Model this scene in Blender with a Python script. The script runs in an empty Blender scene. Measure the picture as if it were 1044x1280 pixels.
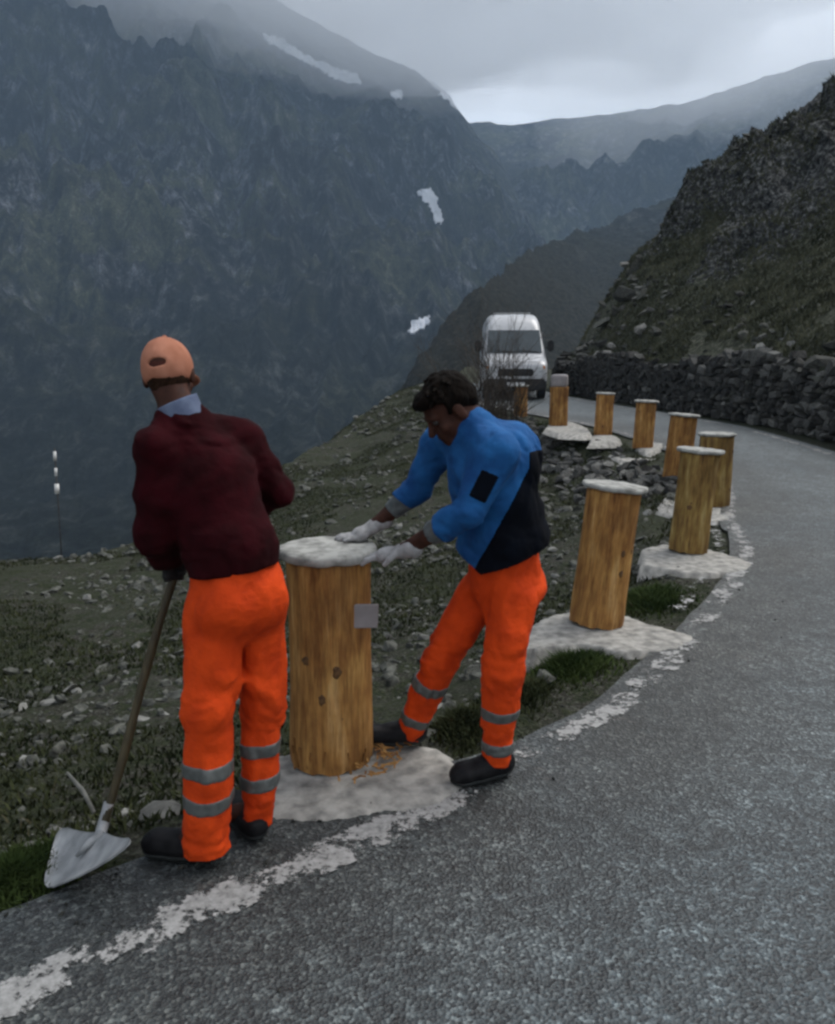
import bpy, bmesh, math, random
import numpy as np
from mathutils import Vector, Matrix
from mathutils.bvhtree import BVHTree

SC = bpy.context.scene
COL = SC.collection
R = math.radians

# ------------------------------------------------------------------ camera
CAM_Z = 1.7
PITCH = math.atan(190 / 1000.0)
cam_d = bpy.data.cameras.new('camera')
cam_d.sensor_fit = 'HORIZONTAL'
cam_d.sensor_width = 36.0
cam_d.lens = 36.0 * 1000 / 1044
cam_d.clip_start = 0.05
cam_d.clip_end = 20000
cam = bpy.data.objects.new('camera', cam_d)
COL.objects.link(cam)
cam.location = (0, 0, CAM_Z)
cam.rotation_euler = (math.pi / 2 - PITCH, 0, 0)
SC.camera = cam

# ------------------------------------------------------------------ sky and sun
SUN_EL, SUN_AZ = R(55), R(60)      # azimuth clockwise from +Y
world = bpy.data.worlds.new('World')
SC.world = world
world.use_nodes = True
wn, wl = world.node_tree.nodes, world.node_tree.links
wn.clear()
w_out = wn.new('ShaderNodeOutputWorld')
w_bg = wn.new('ShaderNodeBackground')
w_sky = wn.new('ShaderNodeTexSky')
w_sky.sky_type = 'NISHITA'
w_sky.sun_disc = False
w_sky.sun_elevation = SUN_EL
w_sky.sun_rotation = SUN_AZ
w_sky.dust_density = 2.0
w_hs = wn.new('ShaderNodeHueSaturation')      # overcast: the blue of the clear sky is mostly gone
w_hs.inputs['Saturation'].default_value = 0.28
w_tc = wn.new('ShaderNodeTexCoord')
w_map = wn.new('ShaderNodeMapping'); w_map.inputs['Scale'].default_value = (1, 1, 2.2)
w_nz = wn.new('ShaderNodeTexNoise'); w_nz.inputs['Scale'].default_value = 1.6; w_nz.inputs['Detail'].default_value = 5
w_rmp = wn.new('ShaderNodeMapRange')
w_rmp.inputs['From Min'].default_value = 0.3; w_rmp.inputs['From Max'].default_value = 0.7
w_rmp.inputs['To Min'].default_value = 1.0; w_rmp.inputs['To Max'].default_value = 1.16
w_mul = wn.new('ShaderNodeMix'); w_mul.data_type = 'RGBA'; w_mul.blend_type = 'MULTIPLY'
w_mul.inputs[0].default_value = 1.0
wl.new(w_tc.outputs['Generated'], w_map.inputs[0]); wl.new(w_map.outputs[0], w_nz.inputs['Vector'])
wl.new(w_nz.outputs['Fac'], w_rmp.inputs[0])
wl.new(w_sky.outputs[0], w_hs.inputs['Color']); wl.new(w_hs.outputs[0], w_mul.inputs[6])
wl.new(w_rmp.outputs[0], w_mul.inputs[7])
wl.new(w_mul.outputs[2], w_bg.inputs['Color'])
w_bg.inputs['Strength'].default_value = 0.15
wl.new(w_bg.outputs[0], w_out.inputs['Surface'])

sun_d = bpy.data.lights.new('sun', 'SUN')
sun_d.energy = 1.3
sun_d.angle = R(35)
sun_d.color = (1.0, 0.97, 0.93)
sun = bpy.data.objects.new('sun', sun_d)
COL.objects.link(sun)
sd = Vector((math.sin(SUN_AZ) * math.cos(SUN_EL), math.cos(SUN_AZ) * math.cos(SUN_EL), math.sin(SUN_EL)))
sun.rotation_euler = (-sd).to_track_quat('-Z', 'Y').to_euler()
sun.location = (0, 0, 30)

SC.view_settings.view_transform = 'Standard'
SC.view_settings.look = 'None'
SC.view_settings.gamma = 1.0
SC.view_settings.use_curve_mapping = False
SC.view_settings.exposure = 0.75
SC.render.engine = 'CYCLES'
SC.cycles.filter_width = 2.7
SC.cycles.volume_bounces = 4

rng = random.Random(7)
nrs = np.random.RandomState(11)

# ------------------------------------------------------------------ numeric helpers
def W(u, v, y):
    """world point seen at photo pixel (u, v) at forward distance y"""
    a = (u - 522) / 1000.0; b = (640 - v) / 1000.0
    c, s = math.cos(PITCH), math.sin(PITCH)
    dx, dy, dz = a, c + b * s, -s + b * c
    return np.array([dx / dy * y, y, CAM_Z + dz / dy * y])

def G(u, v, z=0.0):
    """world point on the level z seen at photo pixel (u, v)"""
    a = (u - 522) / 1000.0; b = (640 - v) / 1000.0
    c, s = math.cos(PITCH), math.sin(PITCH)
    dx, dy, dz = a, c + b * s, -s + b * c
    t = (z - CAM_Z) / dz
    return np.array([dx * t, dy * t, z])

def _h(ix, iy, iz, seed):
    n = (ix * 374761393 + iy * 668265263 + iz * 1274126177 + seed * 974634777) & 0xFFFFFFFF
    n = ((n ^ (n >> 13)) * 1274126177) & 0xFFFFFFFF
    n = (n ^ (n >> 16)) & 0xFFFFFF
    return n / float(0xFFFFFF)

def vnoise(x, y, z=0.0, seed=0):
    x, y, z = np.broadcast_arrays(np.asarray(x, float), np.asarray(y, float), np.asarray(z, float))
    ix, iy, iz = np.floor(x).astype(np.int64), np.floor(y).astype(np.int64), np.floor(z).astype(np.int64)
    fx, fy, fz = x - ix, y - iy, z - iz
    fx, fy, fz = fx*fx*(3-2*fx), fy*fy*(3-2*fy), fz*fz*(3-2*fz)
    r = 0
    for a in (0, 1):
        for b in (0, 1):
            for c in (0, 1):
                w = (fx if a else 1-fx) * (fy if b else 1-fy) * (fz if c else 1-fz)
                r = r + w * _h(ix+a, iy+b, iz+c, seed)
    return r * 2 - 1

def fbm(x, y, z=0.0, oct=4, seed=0, gain=0.5, ridged=False):
    r, amp, f, tot = 0, 1.0, 1.0, 0
    for o in range(oct):
        n = vnoise(x*f + 17.3*o, y*f - 9.1*o, np.asarray(z)*f + 3.7*o, seed + o)
        if ridged: n = 1 - 2*np.abs(n)
        r = r + amp*n; tot += amp; amp *= gain; f *= 2.03
    return r / tot

def sstep(a, b, x):
    t = np.clip((x - a) / (b - a), 0, 1)
    return t*t*(3-2*t)

def mesh_np(name, V, F, smooth=True):
    """V (n,3); F (m,3) or (m,4) int array -> mesh"""
    V = np.asarray(V, np.float32); F = np.asarray(F, np.int32)
    k = F.shape[1]
    me = bpy.data.meshes.new(name)
    me.vertices.add(len(V)); me.vertices.foreach_set('co', V.ravel())
    me.loops.add(F.size); me.loops.foreach_set('vertex_index', F.ravel())
    me.polygons.add(len(F))
    me.polygons.foreach_set('loop_start', np.arange(0, F.size, k, dtype=np.int32))
    try: me.polygons.foreach_set('loop_total', np.full(len(F), k, np.int32))
    except Exception: pass
    me.polygons.foreach_set('use_smooth', np.full(len(F), smooth))
    me.update(calc_edges=True)
    me.validate()
    return me

def link(name, me, mat=None, parent=None, loc=None, kind=None):
    o = bpy.data.objects.new(name, me)
    COL.objects.link(o)
    if mat is not None and me is not None and len(me.materials) == 0: me.materials.append(mat)
    if parent is not None: o.parent = parent
    if loc is not None: o.location = loc
    if kind: o['kind'] = kind
    return o

def tag(o, label=None, cat=None, group=None, kind=None):
    if label: o['label'] = label
    if cat: o['category'] = cat
    if group: o['group'] = group
    if kind: o['kind'] = kind
    return o

def empty(name, loc, label=None, cat=None, group=None, rz=0):
    o = bpy.data.objects.new(name, None); COL.objects.link(o)
    o.empty_display_size = 0.2
    o.location = loc; o.rotation_euler = (0, 0, rz)
    return tag(o, label, cat, group)

def grid_faces(n, m):
    i = np.arange(n-1)[:, None]*m + np.arange(m-1)[None, :]
    return np.stack([i, i+m, i+m+1, i+1], -1).reshape(-1, 4)

def bm_mesh(name, bm, smooth=False):
    me = bpy.data.meshes.new(name); bm.normal_update(); bm.to_mesh(me); bm.free()
    if smooth:
        for p in me.polygons: p.use_smooth = True
    return me

def tube_data(pts, rad, seg=8, cap=True):
    """tube along pts with radii -> verts, quads (with end points collapsed as quads)"""
    pts = [np.asarray(p, float) for p in pts]
    n = len(pts); V = []; 
    if np.isscalar(rad): rad = [rad]*n
    up = np.array([0.13, 0.21, 0.97])
    for i in range(n):
        d = pts[min(i+1, n-1)] - pts[max(i-1, 0)]; d = d/(np.linalg.norm(d)+1e-9)
        a = np.cross(d, up)
        if np.linalg.norm(a) < 0.1: a = np.cross(d, np.array([1, 0, 0]))
        a /= np.linalg.norm(a); b = np.cross(d, a)
        for k in range(seg):
            t = 2*math.pi*k/seg
            V.append(pts[i] + rad[i]*(math.cos(t)*a + math.sin(t)*b))
    F = []
    for i in range(n-1):
        for k in range(seg):
            F.append((i*seg+k, i*seg+(k+1) % seg, (i+1)*seg+(k+1) % seg, (i+1)*seg+k))
    if cap:
        for base, end in ((0, 0), (n-1, 1)):
            c = len(V); V.append(pts[base])
            for k in range(0, seg, 2):
                q = (c, base*seg+k, base*seg+(k+1) % seg, base*seg+(k+2) % seg)
                F.append(q if end else q[::-1])
    return V, F

# ------------------------------------------------------------------ materials
def _mat(name):
    m = bpy.data.materials.new(name); m.use_nodes = True
    nt = m.node_tree; nt.nodes.clear()
    out = nt.nodes.new('ShaderNodeOutputMaterial')
    bs = nt.nodes.new('ShaderNodeBsdfPrincipled')
    nt.links.new(bs.outputs[0], out.inputs['Surface'])
    return m, nt, bs, out

def tex_noise(nt, scale, detail=4, stretch=(1, 1, 1), rough=0.55, coord='Object', off=(0, 0, 0), rot=(0, 0, 0)):
    tc = nt.nodes.new('ShaderNodeTexCoord'); mp = nt.nodes.new('ShaderNodeMapping')
    mp.inputs['Scale'].default_value = stretch; mp.inputs['Location'].default_value = off
    mp.inputs['Rotation'].default_value = rot
    nz = nt.nodes.new('ShaderNodeTexNoise')
    nz.inputs['Scale'].default_value = scale; nz.inputs['Detail'].default_value = detail
    nz.inputs['Roughness'].default_value = rough
    nt.links.new(tc.outputs[coord], mp.inputs[0]); nt.links.new(mp.outputs[0], nz.inputs['Vector'])
    return nz.outputs['Fac']

def ramp(nt, fac, stops):
    r = nt.nodes.new('ShaderNodeValToRGB')
    el = r.color_ramp.elements
    while len(el) < len(stops): el.new(0.5)
    for e, (p, c) in zip(el, stops):
        e.position = p; e.color = (c[0], c[1], c[2], 1) if not np.isscalar(c) else (c, c, c, 1)
    nt.links.new(fac, r.inputs[0])
    return r.outputs[0]

def mixc(nt, fac, a, b, mode='MIX'):
    m = nt.nodes.new('ShaderNodeMix'); m.data_type = 'RGBA'; m.blend_type = mode
    for s, x in ((0, fac), (6, a), (7, b)):
        if hasattr(x, 'links'): nt.links.new(x, m.inputs[s])
        elif s == 0: m.inputs[0].default_value = x
        else: m.inputs[s].default_value = (x[0], x[1], x[2], 1)
    return m.outputs[2]

def bump(nt, bs, h, strength=0.5, dist=0.01):
    b = nt.nodes.new('ShaderNodeBump'); b.inputs['Strength'].default_value = strength
    b.inputs['Distance'].default_value = dist
    nt.links.new(h, b.inputs['Height']); nt.links.new(b.outputs[0], bs.inputs['Normal'])

def simple(name, c1, c2, scale=20, rough=0.8, bstr=0.3, bdist=0.004, stretch=(1, 1, 1), spec=0.3, detail=4, lo=.35, hi=.65, metal=0, rnd=0.0):
    m, nt, bs, out = _mat(name)
    f = tex_noise(nt, scale, detail, stretch)
    c = ramp(nt, f, [(lo, c1), (hi, c2)])
    if rnd:
        oi = nt.nodes.new('ShaderNodeObjectInfo')
        mr = nt.nodes.new('ShaderNodeMapRange'); mr.inputs['To Min'].default_value = 1-rnd; mr.inputs['To Max'].default_value = 1+rnd
        nt.links.new(oi.outputs['Random'], mr.inputs[0])
        c = mixc(nt, 1.0, c, mr.outputs[0], 'MULTIPLY')
    nt.links.new(c, bs.inputs['Base Color'])
    bs.inputs['Roughness'].default_value = rough
    bs.inputs['Metallic'].default_value = metal
    bs.inputs['Specular IOR Level'].default_value = spec
    if bstr: bump(nt, bs, f, bstr, bdist)
    return m

M = {}
# asphalt: coarse worn aggregate
def mat_asphalt():
    m, nt, bs, out = _mat('worn_asphalt')
    def cells(scale, stops):
        tcv = nt.nodes.new('ShaderNodeTexCoord'); vo = nt.nodes.new('ShaderNodeTexVoronoi'); vo.inputs['Scale'].default_value = scale
        nt.links.new(tcv.outputs['Object'], vo.inputs['Vector'])
        sx = nt.nodes.new('ShaderNodeSeparateColor'); nt.links.new(vo.outputs['Color'], sx.inputs[0])
        return ramp(nt, sx.outputs[0], stops), vo
    f1 = tex_noise(nt, 120, 3, rough=0.7)
    f2 = tex_noise(nt, 0.7, 5, rough=0.6)
    f3 = tex_noise(nt, 6, 6, rough=0.75, off=(5, 3, 0))
    fine, v1 = cells(95, [(0.0, (0.012, 0.015, 0.017)), (0.45, (0.028, 0.036, 0.040)), (0.80, (0.055, 0.068, 0.073)), (0.97, (0.115, 0.135, 0.14))])
    grit, v2 = cells(38, [(0.0, .55), (0.6, 1.0), (0.93, 1.3), (0.99, 1.7)])
    c = mixc(nt, 0.8, fine, grit, 'MULTIPLY')
    c = mixc(nt, 0.65, c, ramp(nt, f3, [(0.36, 0.40), (0.64, 1.65)]), 'MULTIPLY')
    big = ramp(nt, f2, [(0.34, (0.60, 0.69, 0.72)), (0.66, (1.40, 1.42, 1.40))])
    c = mixc(nt, 0.85, c, big, 'MULTIPLY')
    spot = tex_noise(nt, 2.6, 4, off=(2, 7, 0), rough=0.7)
    c = mixc(nt, ramp(nt, spot, [(0.65, 0.0), (0.74, 0.5)]), c, (0.15, 0.155, 0.15))
    at = nt.nodes.new('ShaderNodeAttribute'); at.attribute_name = 'dirt'
    c = mixc(nt, at.outputs['Fac'], c, mixc(nt, 1.0, c, (0.62, 0.52, 0.44), 'MULTIPLY'))
    nt.links.new(c, bs.inputs['Base Color'])
    bs.inputs['Roughness'].default_value = 0.6
    bs.inputs['Specular IOR Level'].default_value = 0.5
    bump(nt, bs, v1.outputs['Distance'], 0.7, 0.006)
    return m
M['asphalt'] = mat_asphalt()

def mat_line():
    m, nt, bs, out = _mat('worn_road_paint')
    f1 = tex_noise(nt, 38, 4, rough=0.75)
    f2 = tex_noise(nt, 5, 4, rough=0.7)
    ad = nt.nodes.new('ShaderNodeMath'); ad.operation = 'MULTIPLY_ADD'
    ad.inputs[1].default_value = 0.55
    nt.links.new(f1, ad.inputs[0]); nt.links.new(f2, ad.inputs[2])
    uv = nt.nodes.new('ShaderNodeUVMap')
    sp = nt.nodes.new('ShaderNodeSeparateXYZ'); nt.links.new(uv.outputs[0], sp.inputs[0])
    ad2 = nt.nodes.new('ShaderNodeMath'); ad2.operation = 'ADD'
    nt.links.new(ad.outputs[0], ad2.inputs[0]); nt.links.new(sp.outputs['X'], ad2.inputs[1])
    mask = ramp(nt, ad2.outputs[0], [(0.725, 0.0), (0.80, 1.0)])
    c = ramp(nt, f1, [(0.3, (0.12, 0.12, 0.115)), (0.65, (0.30, 0.30, 0.29))])
    nt.links.new(c, bs.inputs['Base Color']); bs.inputs['Roughness'].default_value = 0.8
    tr = nt.nodes.new('ShaderNodeBsdfTransparent'); mx = nt.nodes.new('ShaderNodeMixShader')
    nt.links.new(mask, mx.inputs[0]); nt.links.new(tr.outputs[0], mx.inputs[1]); nt.links.new(bs.outputs[0], mx.inputs[2])
    nt.links.new(mx.outputs[0], out.inputs['Surface'])
    return m
M['line'] = mat_line()

def mat_ground():
    m, nt, bs, out = _mat('heath_and_scree')
    f1 = tex_noise(nt, 9, 6, rough=0.7)
    f2 = tex_noise(nt, 0.8, 4)
    f3 = tex_noise(nt, 45, 4, rough=0.7)
    earth = ramp(nt, f3, [(0.35, (0.014, 0.013, 0.010)), (0.52, (0.042, 0.040, 0.032)), (0.68, (0.13, 0.13, 0.115))])
    turf = ramp(nt, f3, [(0.35, (0.008, 0.012, 0.006)), (0.6, (0.032, 0.040, 0.018)), (0.72, (0.07, 0.072, 0.042))])
    c = mixc(nt, ramp(nt, f1, [(0.44, 0.0), (0.56, 1.0)]), earth, turf)
    c = mixc(nt, ramp(nt, f2, [(0.4, 0.0), (0.62, 0.7)]), c, turf)
    nt.links.new(c, bs.inputs['Base Color']); bs.inputs['Roughness'].default_value = 0.95
    bs.inputs['Specular IOR Level'].default_value = 0.15
    bump(nt, bs, f3, 1.0, 0.03)
    return m
M['ground'] = mat_ground()

def mat_hill():
    m, nt, bs, out = _mat('hill_turf_and_crag')
    f1 = tex_noise(nt, 1.1, 7, rough=0.7, stretch=(1, 1, 1.6))
    f2 = tex_noise(nt, 7, 5, rough=0.7)
    turf = ramp(nt, f2, [(0.35, (0.016, 0.019, 0.012)), (0.53, (0.055, 0.060, 0.040)), (0.70, (0.15, 0.15, 0.12))])
    rock = ramp(nt, f2, [(0.36, (0.005, 0.0055, 0.006)), (0.49, (0.038, 0.040, 0.040)), (0.60, (0.13, 0.135, 0.13)), (0.72, (0.27, 0.27, 0.26))])
    at = nt.nodes.new('ShaderNodeAttribute'); at.attribute_name = 'crag'
    ad = nt.nodes.new('ShaderNodeMath'); ad.operation = 'MULTIPLY_ADD'; ad.inputs[1].default_value = 1.6
    nt.links.new(f1, ad.inputs[0]); nt.links.new(at.outputs['Fac'], ad.inputs[2])
    fac = ramp(nt, ad.outputs[0], [(0.92, 0.0), (1.06, 1.0)])
    c = mixc(nt, fac, turf, rock)
    nt.links.new(c, bs.inputs['Base Color']); bs.inputs['Roughness'].default_value = 0.95
    bs.inputs['Specular IOR Level'].default_value = 0.15
    bump(nt, bs, f2, 1.0, 0.15)
    return m
M['hill'] = mat_hill()

def mat_mountain():
    m, nt, bs, out = _mat('mountain_rock')
    f0 = tex_noise(nt, 0.0045, 6, rough=0.65, stretch=(1, 1, 0.8), off=(3, 1, 0))
    f1 = tex_noise(nt, 0.016, 9, rough=0.75, stretch=(1, 1, 0.5), off=(0, 5, 0))
    f2 = tex_noise(nt, 0.06, 9, rough=0.78, stretch=(1.6, 1, 0.35))
    f3 = tex_noise(nt, 0.6, 6, rough=0.75)
    rock = ramp(nt, f2, [(0.38, (0.003, 0.0035, 0.005)), (0.49, (0.020, 0.023, 0.029)), (0.58, (0.10, 0.11, 0.13)), (0.70, (0.30, 0.32, 0.35))])
    turf = ramp(nt, f2, [(0.38, (0.005, 0.007, 0.004)), (0.55, (0.030, 0.034, 0.022)), (0.70, (0.10, 0.10, 0.08))])
    c = mixc(nt, ramp(nt, f1, [(0.46, 0.0), (0.54, 1.0)]), rock, turf)
    c = mixc(nt, 0.95, c, ramp(nt, f1, [(0.38, (.20, .21, .23)), (0.6, (2.1, 2.1, 2.1))]), 'MULTIPLY')
    c = mixc(nt, 0.9, c, ramp(nt, f0, [(0.38, (.45, .45, .47)), (0.6, (1.5, 1.5, 1.5))]), 'MULTIPLY')
    c = mixc(nt, 0.8, c, ramp(nt, f3, [(0.38, (.45, .43, .40)), (0.62, (1.7, 1.62, 1.5))]), 'MULTIPLY')
    al = nt.nodes.new('ShaderNodeAttribute'); al.attribute_name = 'low_slope'
    low = ramp(nt, f2, [(0.36, (0.004, 0.006, 0.005)), (0.52, (0.014, 0.018, 0.014)), (0.66, (0.05, 0.056, 0.046))])
    c = mixc(nt, al.outputs['Fac'], c, low)
    at = nt.nodes.new('ShaderNodeAttribute'); at.attribute_name = 'near_spur'
    sp = ramp(nt, f3, [(0.35, (0.018, 0.017, 0.011)), (0.52, (0.042, 0.040, 0.028)), (0.66, (0.085, 0.080, 0.060))])
    c = mixc(nt, at.outputs['Fac'], c, sp)
    nt.links.new(c, bs.inputs['Base Color']); bs.inputs['Roughness'].default_value = 1.0
    bs.inputs['Specular IOR Level'].default_value = 0.05
    bump(nt, bs, f2, 1.0, 14.0)
    return m
M['mountain'] = mat_mountain()

def mat_wood(name, tint):
    m, nt, bs, out = _mat(name)
    g1 = tex_noise(nt, 5, 6, stretch=(3.2, 3.2, 0.5), rough=0.65)
    g2 = tex_noise(nt, 30, 3, stretch=(4, 4, 0.25), rough=0.6)
    g3 = tex_noise(nt, 3.2, 4, stretch=(1, 1, 0.9), off=(3, 1, 2))
    c = ramp(nt, g1, [(0.28, (0.075, 0.033, 0.011)), (0.40, (0.20, 0.100, 0.030)), (0.55, (0.34, 0.200, 0.064)), (0.72, (0.50, 0.345, 0.15))])
    c = mixc(nt, 0.6, c, ramp(nt, g2, [(0.34, 0.50), (0.58, 1.15)]), 'MULTIPLY')
    c = mixc(nt, 0.65, c, ramp(nt, g3, [(0.38, (0.42, 0.28, 0.20)), (0.5, (0.85, .72, .62)), (0.64, (1.25, 1.25, 1.2))]), 'MULTIPLY')
    c = mixc(nt, 1.0, c, tint, 'MULTIPLY')
    oi = nt.nodes.new('ShaderNodeObjectInfo')
    mr = nt.nodes.new('ShaderNodeMapRange'); mr.inputs['To Min'].default_value = .8; mr.inputs['To Max'].default_value = 1.15
    nt.links.new(oi.outputs['Random'], mr.inputs[0]); c = mixc(nt, 1.0, c, mr.outputs[0], 'MULTIPLY')
    nt.links.new(c, bs.inputs['Base Color']); bs.inputs['Roughness'].default_value = 0.75
    bs.inputs['Specular IOR Level'].default_value = 0.25
    bump(nt, bs, g2, 0.6, 0.006)
    return m
M['wood'] = mat_wood('peeled_log', (1.0, 0.95, 0.9))
M['knot'] = simple('wood_knot', (0.05, 0.024, 0.010), (0.13, 0.070, 0.028), 40, 0.8, 0.3, 0.003)
M['wood_pale'] = mat_wood('weathered_log', (0.85, 1.0, 1.0))
M['cap'] = simple('pale_stone_cap', (0.12, 0.12, 0.11), (0.34, 0.34, 0.315), 18, 0.85, 0.6, 0.006, lo=.3, hi=.6)
M['concrete'] = simple('fresh_concrete', (0.13, 0.127, 0.117), (0.34, 0.33, 0.30), 14, 0.9, 0.6, 0.01, lo=.3, hi=.62, detail=7)
M['stone'] = simple('grey_field_stone', (0.012, 0.013, 0.011), (0.078, 0.080, 0.068), 14, 0.9, 0.5, 0.02, rnd=0.7)
M['stone_dark'] = simple('dark_wall_stone', (0.011, 0.0115, 0.011), (0.105, 0.105, 0.097), 14, 0.9, 0.5, 0.02, rnd=0.75)
M['stone_pale'] = simple('pale_stone', (0.06, 0.06, 0.055), (0.17, 0.17, 0.155), 6, 0.9, 0.5, 0.02, rnd=0.3)
M['grass'] = simple('short_alpine_grass', (0.010, 0.015, 0.006), (0.046, 0.052, 0.022), 3.0, 0.9, 0, spec=0.1)
M['grass_hill'] = simple('hill_turf', (0.022, 0.026, 0.014), (0.085, 0.088, 0.056), 1.2, 0.9, 0, spec=0.1)
M['grass_green'] = simple('green_verge_grass', (0.016, 0.030, 0.007), (0.050, 0.072, 0.020), 3.0, 0.9, 0, spec=0.1)
M['grass_dry'] = simple('dry_grass', (0.035, 0.032, 0.017), (0.085, 0.078, 0.045), 3.0, 0.9, 0, spec=0.1)
M['snow'] = simple('old_snow', (0.40, 0.43, 0.47), (0.6, 0.62, 0.65), 0.05, 0.8, 0)
M['orange'] = simple('orange_workwear', (0.40, 0.032, 0.003), (0.56, 0.052, 0.005), 9, 0.85, 0.9, 0.02, spec=0.15, lo=.3, hi=.6)
M['reflect'] = simple('grey_reflective_tape', (0.055, 0.060, 0.058), (0.085, 0.092, 0.088), 40, 0.45, 0.1, 0.002, spec=0.5)
M['maroon'] = simple('maroon_knit', (0.012, 0.0006, 0.0013), (0.026, 0.0011, 0.003), 9, 0.95, 0.8, 0.015, spec=0.1)
M['blue'] = simple('blue_fleece', (0.004, 0.043, 0.15), (0.011, 0.092, 0.26), 8, 0.85, 0.8, 0.015, spec=0.2)
M['navy'] = simple('dark_navy_panel', (0.001, 0.0015, 0.003), (0.0015, 0.003, 0.007), 8, 0.9, 0.3, 0.006, spec=0.1)
M['shirt'] = simple('pale_blue_shirt', (0.07, 0.09, 0.15), (0.11, 0.14, 0.21), 20, 0.9, 0.2, 0.003)
M['cuff'] = simple('grey_cuff', (0.055, 0.065, 0.068), (0.12, 0.135, 0.135), 20, 0.9, 0.3, 0.004)
M['skin'] = simple('tanned_skin', (0.030, 0.012, 0.008), (0.055, 0.022, 0.014), 25, 0.7, 0.15, 0.002, spec=0.15)
M['hair'] = simple('dark_hair', (0.002, 0.0015, 0.001), (0.007, 0.0045, 0.003), 90, 0.9, 0.8, 0.006, stretch=(1, 1, .4), spec=0.08)
M['hair_brown'] = simple('brown_hair', (0.012, 0.006, 0.003), (0.03, 0.015, 0.009), 90, 0.9, 0.6, 0.004, spec=0.08)
M['cap_cloth'] = simple('salmon_cap_cloth', (0.27, 0.105, 0.062), (0.42, 0.19, 0.125), 8, 0.9, 0.2, 0.003, spec=0.1)
M['cap_dark'] = simple('cap_opening_shading', (0.04, 0.010, 0.007), (0.09, 0.024, 0.016), 12, 0.9, 0)  # shading inside the cap opening, put into the colour
M['glove'] = simple('white_work_glove', (0.20, 0.20, 0.20), (0.34, 0.34, 0.34), 30, 0.9, 0.5, 0.004)
M['glove_dark'] = simple('black_glove', (0.004, 0.004, 0.005), (0.014, 0.014, 0.015), 30, 0.8, 0.3, 0.004)
M['boot'] = simple('black_shoe', (0.003, 0.003, 0.004), (0.010, 0.010, 0.011), 25, 0.6, 0.4, 0.004, spec=0.15)
M['sole'] = simple('dark_grey_sole', (0.010, 0.012, 0.012), (0.022, 0.026, 0.026), 25, 0.8, 0.3, 0.004)
M['eye'] = simple('eye_white', (0.012, 0.010, 0.010), (0.03, 0.026, 0.024), 20, 0.5, 0, spec=.2)
M['steel'] = simple('scuffed_steel', (0.20, 0.21, 0.215), (0.36, 0.37, 0.375), 12, 0.5, 0.2, 0.003, metal=0.2)
M['shaft'] = simple('worn_shaft_wood', (0.028, 0.022, 0.010), (0.06, 0.048, 0.022), 12, 0.6, 0.3, 0.003, stretch=(4, 4, .4))
M['plate'] = simple('pale_plate', (0.18, 0.165, 0.165), (0.24, 0.22, 0.22), 10, 0.5, 0)
M['van_paint'] = simple('white_van_paint', (0.36, 0.37, 0.38), (0.44, 0.45, 0.46), 3, 0.3, 0, spec=0.5)
M['van_glass'] = simple('dark_windscreen', (0.015, 0.025, 0.028), (0.03, 0.045, 0.05), 2, 0.08, 0, spec=0.8)
M['van_black'] = simple('black_plastic', (0.008, 0.008, 0.009), (0.02, 0.02, 0.021), 9, 0.6, 0)
M['tyre'] = simple('tyre_rubber', (0.006, 0.006, 0.006), (0.016, 0.016, 0.016), 9, 0.8, 0)
M['lamp'] = simple('lamp_glass', (0.35, 0.37, 0.38), (0.55, 0.57, 0.58), 12, 0.15, 0, spec=0.8)
M['amber'] = simple('amber_lens', (0.5, 0.16, 0.02), (0.6, 0.22, 0.03), 12, 0.2, 0, spec=0.8)
M['number_plate'] = simple('number_plate_white', (0.5, 0.5, 0.5), (0.62, 0.62, 0.62), 12, 0.4, 0)
M['twig'] = simple('bare_twig', (0.03, 0.025, 0.02), (0.085, 0.072, 0.06), 8, 0.9, 0)
M['twig_dark'] = simple('dark_twig', (0.018, 0.014, 0.011), (0.05, 0.04, 0.03), 8, 0.9, 0)
M['stick'] = simple('bleached_stick', (0.08, 0.08, 0.072), (0.15, 0.15, 0.135), 14, 0.8, 0.2)
M['pole_dark'] = simple('pole_dark', (0.02, 0.02, 0.02), (0.05, 0.05, 0.05), 14, 0.7, 0)
M['white'] = simple('pole_white', (0.55, 0.55, 0.53), (0.7, 0.7, 0.68), 14, 0.7, 0)

# ------------------------------------------------------------------ road layout
def catmull(P, step=0.15):
    P = np.asarray(P, float); out = []
    Q = np.vstack([2*P[0]-P[1], P, 2*P[-1]-P[-2]])
    for i in range(1, len(Q)-2):
        n = max(2, int(np.linalg.norm(Q[i+1]-Q[i]) / step))
        for k in range(n):
            t = k/n
            out.append(0.5*((2*Q[i]) + (-Q[i-1]+Q[i+1])*t + (2*Q[i-1]-5*Q[i]+4*Q[i+1]-Q[i+2])*t*t + (-Q[i-1]+3*Q[i]-3*Q[i+1]+Q[i+2])*t**3))
    out.append(Q[-2]); return np.array(out)

g = lambda u, v: tuple(G(u, v)[:2])
LINE = catmull([(-14, -9.5), (-5.0, -1.6), g(-10, 1262), g(240, 1143), g(480, 1040), g(640, 955), g(800, 860), g(880, 775),
                g(932, 695), (3.42, 8.6), (4.1, 10.5), (4.45, 12.6), (4.3, 15), (3.7, 17.4), (2.7, 20.5), (1.5, 24.5), (0.9, 29), (1.4, 34)])
RIGHT = catmull([(-9, -15), (-1, -7), (3.2, 0), (5.0, 5), (6.4, 9), (7.1, 12.6), (7.1, 15.5), (6.5, 19.2), (5.5, 23.5), (4.6, 28.5), (4.9, 34)])

def road_z(y):
    return np.interp(y, [-100, 8.5, 11, 14, 17, 25, 40, 100], [0, 0, 0.05, 0.16, 0.32, 0.5, 0.9, 1.2])

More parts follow.
